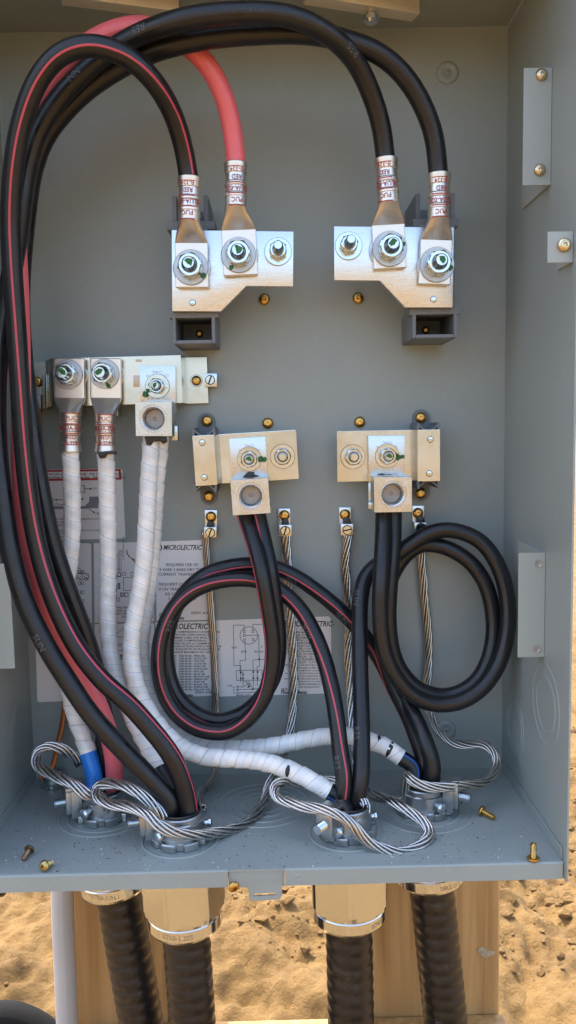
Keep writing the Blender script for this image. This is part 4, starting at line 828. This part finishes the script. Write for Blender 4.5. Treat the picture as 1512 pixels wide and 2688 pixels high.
wire('bare stranded wire behind the striped cable, looping across the floor to the front bushing', [(912, 1400, 11), (907, 1460, 9), (908, 1520, 8), (917, 1600, 8), (913, 1700, 10), (919, 1800, 16), (925, 1900, 30), (935, 1990, 55), (955, 2060, 82), (970, 2086, 96), (1007, 2094, 112), (1057, 2119, 128), (1111, 2156, 142), (1128, 2189, 151), (1098, 2223, 162), (1049, 2238, 168), (995, 2224, 168), (953, 2198, 168), (920, 2160, 168), (884, 2136, 165), (850, 2126, 160), (775, 2111, 148), (728, 2095, 138), (721, 2067, 128), (746, 2050, 118), (792, 2057, 112), (845, 2050, 112), (891, 2053, 118), (933, 2084, 128), (960, 2118, 136)], BARE, extra=[np.array([.078, -.138, .0])], R=.0042, n=7, pitch=.10, loose=.5, seed=3)
wire('bare stranded wire running inside the black coil and bowing out above the floor', [(1098, 1405, 11), (1104, 1450, 9), (1110, 1520, 8), (1118, 1600, 8), (1124, 1680, 8), (1123, 1760, 9), (1120, 1830, 14), (1130, 1878, 26), (1150, 1918, 36), (1185, 1949, 44), (1227, 1956, 50), (1272, 1954, 58), (1299, 1978, 68), (1304, 2013, 78), (1284, 2046, 92), (1246, 2060, 104), (1205, 2062, 112), (1165, 2068, 116), (1120, 2064, 116), (1080, 2048, 110), (1066, 2034, 104)], TINNED, extra=[np.array([.133, -.100, .004])], R=.0042, n=7, pitch=.10, loose=.45, seed=4)
wire('bare stranded wire looping out by the side wall beside the blue taped band', [(212, 2004, 74), (190, 1982, 76), (160, 1964, 80), (120, 1960, 84), (95, 1978, 90), (96, 2008, 98), (137, 2034, 110), (195, 2060, 122), (232, 2088, 124), (262, 2090, 118)], BARE, extra=[np.array([-.150, -.098, .006])], R=.0042, n=7, pitch=.10, loose=.6, seed=5)
wire('thin bare copper wire from the neutral bar down to the floor corner', [(101, 1070, 9), (103, 1110, 8), (105, 1180, 7), (112, 1300, 6), (128, 1450, 6), (150, 1600, 7), (168, 1740, 10), (170, 1830, 13), (164, 1900, 16), (150, 1960, 20), (140, 2010, 24), (128, 2036, 30), (107, 2040, 40)], COPPER, R=.0028, n=6, pitch=.03, seed=6)

# ------------------------------------------------------------------ bushings, connectors and armoured cables
def bushing(c, label, cl, cang, screws, low):
    t = thing('grounding_bushing', label, 'bushing', tuple(c)); Rn, Rb = .0270, .0225; n = 96
    def notch(r, h, th, k): return r-(.0032 if (math.degrees(th) % 45) < 13 and r > .024 else 0)
    lathe('locknut', [(.021, .0008), (Rn, .0008), (Rn, .0062), (Rn-.0008, .0072), (.021, .0072)], STEEL, t, n, c, (0, 0, 1), notch, sharp=35)
    def flats(r, h, th, k):
        if k in (1, 2, 3): q = math.pi/4; a = (th % q)-q/2; return min(r, (Rb*.975)/math.cos(a))
        return r
    V, Fc = lathe_data([(.0190, .0072), (Rb, .0073), (Rb, .018), (Rb*.995, .0205), (Rb*.93, .0215), (Rb*.93, .0255), (Rb*.90, .0265), (.0192, .0265), (.0190, .0250), (.0190, .0072)], n, c, (0, 0, 1), flats); mk('body', V, Fc[:-2], STEEL, t, True, sharp=25)
    V, Fc = lathe_data([(.0190, .004), (.0190, .0255), (.0192, .0280), (.0182, .0288), (.0172, .0278), (.0170, .0045), (.0190, .004)], 48, c, (0, 0, 1)); mk('insulating_throat', V, Fc[:-2], DARKG, t, True, sharp=40)
    a = cang; dr = np.array([math.cos(a), math.sin(a), 0]); side = np.array([-dr[1], dr[0], 0]); base = c+dr*(Rb-.001)
    def loc(u, v, w): return base+dr*u+side*v+np.array([0, 0, w])
    def lb(name, u0, u1, v0, v1, w0, w1, par=t, m=STEEL, bv=.0008): return prism(name, [loc(u0, v0, w0), loc(u1, v0, w0), loc(u1, v1, w0), loc(u0, v1, w0)], (0, 0, w1-w0), m, par, bv)
    ear = lb('clamp_ear', 0, .010, -.0072, .0072, .006, .033); lb('clamp_top', -.003, .0150, -.0078, .0078, .0325, .0365, ear); lb('clamp_jaw', .0100, .0150, -.0085, .0085, .012, .0328, ear)
    s_ = loc(.0150, 0, .0215); prof = [(.0042, -.004)]; z = 0
    while z < .0085: prof += [(.0046, z+.0004), (.0038, z+.0011)]; z += .0014
    lathe('clamp_screw', prof+[(.0040, z), (1e-7, z)], ZINC, ear, 18, s_, tuple(dr))
    for b in screws:
        q = np.array([math.cos(b), math.sin(b), 0]); lathe('set_screw', [(.0030, -.002), (.0030, .003), (.0046, .0032), (.0048, .005), (.0030, .0065), (1e-7, .0068)], ZINC, t, 16, c+q*Rb+np.array([0, 0, .0125]), tuple(q))
    return t
bushing(CA, 'rear bushing with red, black and blue taped cables entering it', 0, math.radians(-155), (math.radians(-120),), 0)
bushing(CB, 'front bushing with the plain black and the striped loop cables entering it', 0, math.radians(-165), (math.radians(-128), math.radians(10)), 0)
bushing(CC, 'front bushing with a torn white taped cable entering it', 0, math.radians(-128), (math.radians(-112), math.radians(12)), 0)
bushing(CD_, 'rear bushing beneath the plain black coil', 0, math.radians(-30), (math.radians(-62), math.radians(-175)), 0)
# small spare fitting in the floor corner
sp = PZ(140, 2062, 0); t = thing('floor_fitting', 'small spare threaded fitting in the rear floor corner', 'fitting', tuple(sp)); lathe('locknut', [(.008, .0005), (.0135, .0005), (.0135, .004), (.012, .0048), (.008, .0048)], STEEL, t, 48, sp, (0, 0, 1), lambda r, h, th, k: r-(.002 if (math.degrees(th) % 60) < 16 and r > .011 else 0)); lathe('nipple', [(.0095, .0048), (.0098, .0052), (.0092, .012), (.0095, .014), (.0075, .0142), (.0072, .006), (1e-7, .006)], STEEL, t, 32, sp, (0, 0, 1))
def connector(c, tiltx, label, clabel, prints, e, spn):
    ax = Vector((tiltx, 0, -1)).normalized(); t = thing('cable_connector', label, 'connector', tuple(c+np.array(ax)*.03))
    af = .0665
    def hx(r, h, th, k): return min(r, hexr(th, af)) if 3 <= k <= 8 else r
    V, Fc = lathe_data([(.020, .0021), (.0265, .0021), (.0270, .006), (.0320, .0062), (.0350, .0075), (.0374, .0110), (.0374, .041+e), (.0362, .0455+e), (.0332, .0478+e), (.0332, .0482+e)], 96, c, tuple(ax), hx, math.radians(spn)); b = mk('hex_body', V, Fc[:-2], CONN, t, True, sharp=7)
    V, Fc = lathe_data([(.0332, .0482+e), (.0337, .0490+e), (.0337, .0585+e), (.0320, .0612+e), (.0285, .0618+e), (.0235, .0615+e), (.0235, .055+e)], 72, c, tuple(ax)); g_ = mk('gland_nut', V, Fc[:-2], CONN, t, True, sharp=24)
    # engraved catalogue number round the gland nut
    s_, phi0 = prints
    Vt, Ft = text2d(s_, .0045*1.38, 0, 0, 'CENTER'); out = []; R_ = .03378
    for x, y in Vt: a = phi0+x/R_; out.append(c+np.array(ax)*(.0560+e-y)+np.array([math.sin(a)*R_, -math.cos(a)*R_, 0]))
    mk('engraving', out, Ft, M('engraving', (.28, .22, .18), .5, .6) if 'engraving' not in bpy.data.materials else bpy.data.materials['engraving'], g_)
    return t, ax
def teck(c, ax, label, bottom, txts):
    top = c+np.array(ax)*(.045); q = [top, c+np.array(ax)*.10, c+np.array(ax)*.20, c+np.array(ax)*.30, np.array(bottom)+np.array([0, 0, .25]), np.array(bottom)]
    pa = Path(q, .0022); R_ = .0212; pit = .0125
    t = thing('armoured_cable', label, 'cable', tuple(pa.p[-1])); k = lambda s, th, R: R+.0016*(abs(math.sin(math.pi*(s/pit+th/(2*math.pi))))**.6)-.0010
    j = tube('jacket', pa, R_, TECK, t, 36, k)
    for s, tx, ph in txts: wrap_text('jacket_print', pa, R_+.0004, s, tx, .0062, JINK, j, ph, -1)
for c, tl, lab, clab, pr_, bt, tx, e_, sp_ in ((CA, .13, 'connector with only its gland ring showing, above the narrow post', 'black armoured cable nearest the white pipe', ('0750-1.961', -.1), (-.06, -.085), [], .011, 5),
    (CB, .03, 'hexagonal metal connector overlapping the edge of the narrow post', 'black armoured cable between the white pipe cable and open sand', ('0750-1.205', -.1), (-.055, -.13), [(.02, 'PZC', -1.0), (.085, '1461H', -.95), (.15, 'GBH', -.9)], .020, 18),
    (CC, .01, 'hexagonal metal connector at the inner edge of the wide post', 'black armoured cable at the inner edge of the wide post', ('0750', .75), (.08, -.125), [], .020, 0),
    (CD_, .10, 'connector with only its gland ring showing, in front of the wide post', 'black armoured cable marked PRIORITY in front of the wide post', ('0863-052', .45), (.22, -.09), [(.175, 'PRIORITY', .35)], .007, 10)):
    _, ax = connector(c, tl, lab, clab, pr_, e_, sp_); b = (bt[0], bt[1], gl(*bt)-.03); teck(c, ax, clab, b, tx)

# ------------------------------------------------------------------ printed labels on the back panel
def sheet(name, px, label, d=.0006, mat=LABEL):
    t = slab(name, px, d, .0005, mat, None, .0); tag(t, label, 'label'); return t
D2 = .00072
s = sheet('instruction_label', [(106, 1233), (316, 1230), (321, 1234), (329, 1410), (325, 1414), (112, 1418)], 'grey instruction label with a red bordered heading'); p = Print(D2)
p.poly([(108, 1234), (317, 1231), (319, 1259), (109, 1263)]); p.build('red_heading', RINK, s); p = Print(D2+.0001); p.poly([(110, 1239), (311, 1236.5), (313, 1254), (111, 1257)]); p.build('heading_panel', LABEL, s)
p = Print(D2+.0002); p.text(114, 1247, '(2) and (3) order of assembly : 350 IN.LB. (39.5 N.m)', 6.2, .02, wx=1.12); p.text(114, 1255.5, 'Assemblage à respecter serrage : 350 PO-LB (39.5 N.m.)', 6.2, .02, wx=1.1)
p.line([(222, 1275), (222, 1292)]); p.line([(215, 1275), (222, 1275)]); p.line([(215, 1293), (222, 1293)]); p.line([(222, 1283), (240, 1283)]); p.poly([(236, 1280), (243, 1283), (236, 1286)]); p.text(245, 1285.5, '(1)', 7)
p.text(132, 1314, '(2)', 7); p.line([(144, 1312), (164, 1312)]); p.poly([(150, 1309), (143, 1312), (150, 1315)]); p.text(145, 1327, '(3)', 7); p.line([(158, 1325), (166, 1325)]); p.line([(234, 1337), (248, 1346)]); p.poly([(246, 1341), (250, 1347), (243, 1346)]); p.text(250, 1351, '(4)', 7); p.poly([(213, 1308), (219, 1308), (219, 1312), (213, 1312)])
for y, l in ((1364, 'Flat washer to be supplied previous'), (1373, 'lock washer'), (1381, '(3) Nut (4) Busbar'), (1394, 'Rondelle doit être fourni prises'), (1402, '(3) Ecrou plate'), (1410, '(4) Barre omnibus')): p.text(140, y, l, 5.6, wx=1.25)
p.text(322, 1408, 'ASM 86-UM2711S7  REV A', 4, rot=math.pi/2); p.build('print', INK, s)
p = Print(D2+.0001); p.poly([(130, 1329), (222, 1329), (234, 1317), (234, 1304), (262, 1303), (262, 1333), (234, 1335), (130, 1337)]); p.build('bar_drawing', GINK, s)
def diag(x0, y0, p, k):
    rr = random.Random(k)
    for i in range(6):
        x = x0+rr.randint(6, 60); y = y0+rr.randint(8, 120); w_ = rr.randint(8, 22); h_ = rr.randint(6, 18); p.rect(x, y, x+w_, y+h_, 1.2); p.poly([(x+w_/2-2, y+h_/2-2), (x+w_/2+2, y+h_/2-2), (x+w_/2+2, y+h_/2+2), (x+w_/2-2, y+h_/2+2)])
s = sheet('wiring_label', [(86, 1428), (235, 1426), (239, 1430), (241, 1634), (237, 1637), (88, 1639)], 'wiring label beside the mounting diagram, half hidden by the bundle'); p = Print(D2)
p.line([(200, 1497), (232, 1522)], 1.3); p.line([(205, 1490), (234, 1514)], 1.3); p.rect(198, 1505, 232, 1520, 1.2); p.circ(200, 1513, 4, 1.2); p.circ(212, 1518, 4, 1.2); p.circ(226, 1520, 4, 1.2)
for y in (1502, 1531, 1555, 1578): p.rect(206, y-4, 220, y+4, 1.2); p.poly([(211, y-2), (215, y-2), (215, y+2), (211, y+2)])
p.line([(196, 1555), (206, 1555)], 1.2); p.text(218, 1611, '#', 6); p.text(224, 1629, '600V', 5, .02); p.text(208, 1629, 'MAX.', 5, .02); p.build('print', INK, s)
s = sheet('mounting_label', [(246, 1426), (398, 1422), (402, 1426), (404, 1628), (400, 1632), (248, 1635)], 'mounting diagram label between the two straight white cables'); p = Print(D2)
for dx in (0, 4, 8, 12): p.line([(306+dx, 1505), (306+dx, 1462), (314+dx*.8, 1444)], 1.0); p.line([(356+dx*.2, 1470+dx), (338-dx*.6, 1462-dx), (332+dx*.2, 1444)], 1.0)
p.rect(306, 1494, 318, 1514, 1.2); p.circ(312, 1508, 5, 1.3); p.rect(322, 1502, 330, 1510, 1.2); p.rect(344, 1502, 352, 1512, 1.2); p.line([(306, 1514), (306, 1570), (312, 1570)], 1.2); p.line([(324, 1516), (324, 1550), (356, 1550), (356, 1516), (324, 1516)], 1.2); p.rect(310, 1532, 314, 1545, 2.4); p.rect(316, 1556, 326, 1566, 1.3); p.rect(328, 1556, 336, 1566, 1.3); p.rect(306, 1570, 314, 1578, 1.3); p.circ(321, 1561, 3, 1.2)
for y, l in ((1597, 'TERMINALS ARRANGEMENT'), (1605, 'MODEL AL/M1 SIZES'), (1613, 'DIRECT RECEPTACLE'), (1621, 'SOC. B')): p.text(330, y, l, 5, .02, align='CENTER', wx=1.0)
p.text(396, 1624, '74', 5, .02); p.build('print', INK, s)
def brand(p, x, y, h=15): 
    p.circ(x+9, y-6, 8.4, 2.6); p.poly([(x+5, y-13), (x+7.5, y-13), (x+7.5, y+1), (x+5, y+1)]); p.poly([(x+10.5, y-13), (x+13, y-13), (x+13, y+1), (x+10.5, y+1)]); p.poly([(x+5, y-13), (x+13, y-13), (x+9, y-6)])
    p.text(x+21, y, 'MICROLECTRIC', h, .03, .28, wx=.80); p.text(x+134, y, '™', h*.35)
s = sheet('requirement_label', [(408, 1422), (540, 1417), (546, 1421), (549, 1622), (545, 1627), (411, 1630)], 'label reading requires use of 3 wire 2 bars dry type current transformer'); p = Print(D2)
brand(p, 407, 1443, 13)
for y, l in ((1486, 'REQUIRES USE OF'), (1499, '3 WIRE 2 BARS DRY TYPE'), (1511, 'CURRENT TRANSFORMER'), (1537, 'REQUIERT L\'UTILISATION'), (1550, 'D\'UN TRANSFORMATEUR'), (1563, 'DE COURANT SEC'), (1575, '3 FILS 2 BARRES')): p.text(478, y, l, 7.6, .012, align='CENTER', wx=1.02)
p.text(417, 1616, '@29-19', 7, .02); p.text(502, 1612, 'IDENT. # INT48', 6.5, .02); p.text(417, 1626, 'Thomas&Betts', 8, .05, .25); p.build('print', INK, s)
s = sheet('mounting_label', [(92, 1642), (238, 1640), (241, 1644), (243, 1834), (239, 1838), (104, 1843), (98, 1840)], 'nearly blank pale label low behind the red cable'); p = Print(D2); p.text(170, 1655, 'ª', 7); p.line([(175, 1780), (190, 1765)], 1); p.text(214, 1827, 'INTERRUPTEUR', 5, .02); p.line([(210, 1800), (228, 1786), (232, 1792)], 1.2); p.build('print', INK, s)
s = sheet('mounting_label', [(248, 1639), (400, 1635), (404, 1639), (406, 1830), (402, 1834), (252, 1838)], 'dim diagram label behind the bending white cables'); p = Print(D2)
p.rect(304, 1672, 326, 1690, 1.3); p.rect(310, 1694, 322, 1708, 1.3); p.line([(304, 1664), (330, 1646)], 1.0); p.rect(306, 1730, 326, 1746, 1.2); diag(255, 1680, p, 5); p.build('print', INK, s)
s = sheet('connector_label', [(408, 1634), (552, 1631), (558, 1826), (414, 1832)], 'label listing compression connector die colours inside the striped coil'); p = Print(D2)
p.text(428, 1651, 'MICROLECTRIC', 15, .03, .28, wx=.80); p.text(553, 1640, '™', 5)
for k, l in enumerate(('USE COMPRESSION CONNECTORS', 'APPROVED WIRE RANGE. REFER', 'NUMBER LABEL FOR MAX. WIRE', '/ COSSES COMPRESSIBLES', 'TYPÉES SELON LA GAMME DE', 'CONDUCTEURS APPROUVÉS. VOUS', 'À L\'ÉTIQUETTE DE PRODUIT POUR', 'CHARGE MAXIMALE DE CABLE.')): p.text(448, 1661+k*7.6, l, 4.9, .02, wx=1.22)
for k, (n_, l) in enumerate(zip(('90120', '90128', '90132', '90138', '90144', '90152', '90156', '90162', '90165', '90168', '90171', '90174', '90176', '90178'), ('PINK', 'GOLD', 'TAN', 'OLIVE', 'RUBY', 'WHITE', 'RED', 'BLUE', 'BROWN', 'GREEN', 'PINK', 'BLACK', 'PURPLE', 'YELLOW'))): p.text(448, 1724+k*6.8, 'AWG', 4.4, .04); p.text(469, 1724+k*6.8, 'TAB %s - %s DIE' % (n_, l), 4.7, .035, wx=1.12)
p.text(512, 1820, 'IDENT. # INT4', 6, .02); p.text(440, 1829, 'Thomas&Betts', 8, .05, .25); p.build('print', INK, s)
s = sheet('circuit_label', [(561, 1629), (862, 1618), (868, 1623), (872, 1814), (867, 1820), (563, 1829)], 'circuit diagram label with dense rating text, crossed by a hanging wire'); p = Print(D2)
p.circ(653, 1668, 23, 1.4)
for x, y in ((641, 1658), (664, 1657), (642, 1680), (665, 1679), (641, 1668)): p.rect(x-2.4, y-3, x+2.4, y+3, 1.3)
for L in ([(641, 1655), (641, 1641), (613, 1641), (614, 1747), (632, 1747), (632, 1790)], [(664, 1654), (664, 1639), (720, 1638)], [(645, 1668), (679, 1667), (681, 1749), (675, 1750), (676, 1800)], [(643, 1683), (645, 1733), (630, 1734), (630, 1764), (638, 1764), (638, 1800)], [(700, 1731), (664, 1732), (665, 1800)], [(620, 1760), (688, 1759), (688, 1785), (621, 1786), (620, 1760)], [(620, 1803), (640, 1803), (652, 1794), (668, 1809)], [(620, 1811), (680, 1808)], [(620, 1819), (700, 1816)], [(624, 1800), (624, 1820)], [(648, 1792), (656, 1803)], [(640, 1790), (656, 1790), (656, 1803)]): p.line(L, 1.3)
for x, y in ((632, 1766), (638, 1771), (632, 1781), (638, 1781), (665, 1764), (676, 1764), (665, 1780), (676, 1780), (652, 1803), (663, 1809), (681, 1730)): p.poly([(x-2.2, y-2.2), (x+2.2, y-2.2), (x+2.2, y+2.2), (x-2.2, y+2.2)])
p.text(608, 1703, 'R/W', 5.6, .01); p.text(633, 1713, 'B/W', 5.6, .01); p.text(668, 1713, 'BLACK', 5.6, .01); p.text(685, 1700, 'R', 5.6); p.text(596, 1802, 'LINE', 5); 
for k, ch in enumerate('ABN'): p.text(612, 1806+k*7.5, ch, 5)
p.text(620, 1827, 'BIENES INTO', 5, .02); brand(p, 738, 1644, 14.5)
for k, (l, h) in enumerate((('CTLHO', 6.5), ('400A MAX - 600 V', 6.2), ('CSA ENCL TYPE', 6.2), ('TRANSFORMER RATED RE', 6.2), ('RÉCEPTACLE POUR CT', 6.2), ('TRANSFORMATEUR', 6.2), ('CONDUCTOR RANGE', 6.2), ('GAMME DE CONDUCTEUR', 6.2), ('UN 1/0-500kcmil', 6.2), ('DEUX 1/0-250kcmil', 6.2), ('LB.PO.LIV - 62.1 N', 6.2), ('TEST SW / INTERRUPTEUR', 6.2), ('LB.PO.LIV. - 2.2 NM', 6.2), ('APPROVED FOR USE WITH FIELD-INSTALLED', 4.4), ('CONDUCTORS SIZED AS PER CE CODE', 4.4), ('ALLOWABLE AMPACITY COLUMN 75', 4.4), ('RATED FOR CONDUCTING IN RACEWAY', 4.4), ('APPROUVÉ POUR UTILISATION AVEC', 4.4), ('CONDUCTEURS INSTALLÉS SUR LE TERRAIN', 4.4), ('COLONNE SELON LE C.C.E. PARTIE 1', 4.4), ('CONDUCTEURS ADMISSIBLES À 75', 4.4), ('DANS UNE CANALISATION', 4.4))): p.text(803, 1655+k*7.15, l, h*.88, .02, align='CENTER', wx=1.08)
p.text(738, 1812, '@29-19', 6, .02); p.text(735, 1821, 'Thomas&Betts', 8.5, .05, .25); p.build('print', INK, s)
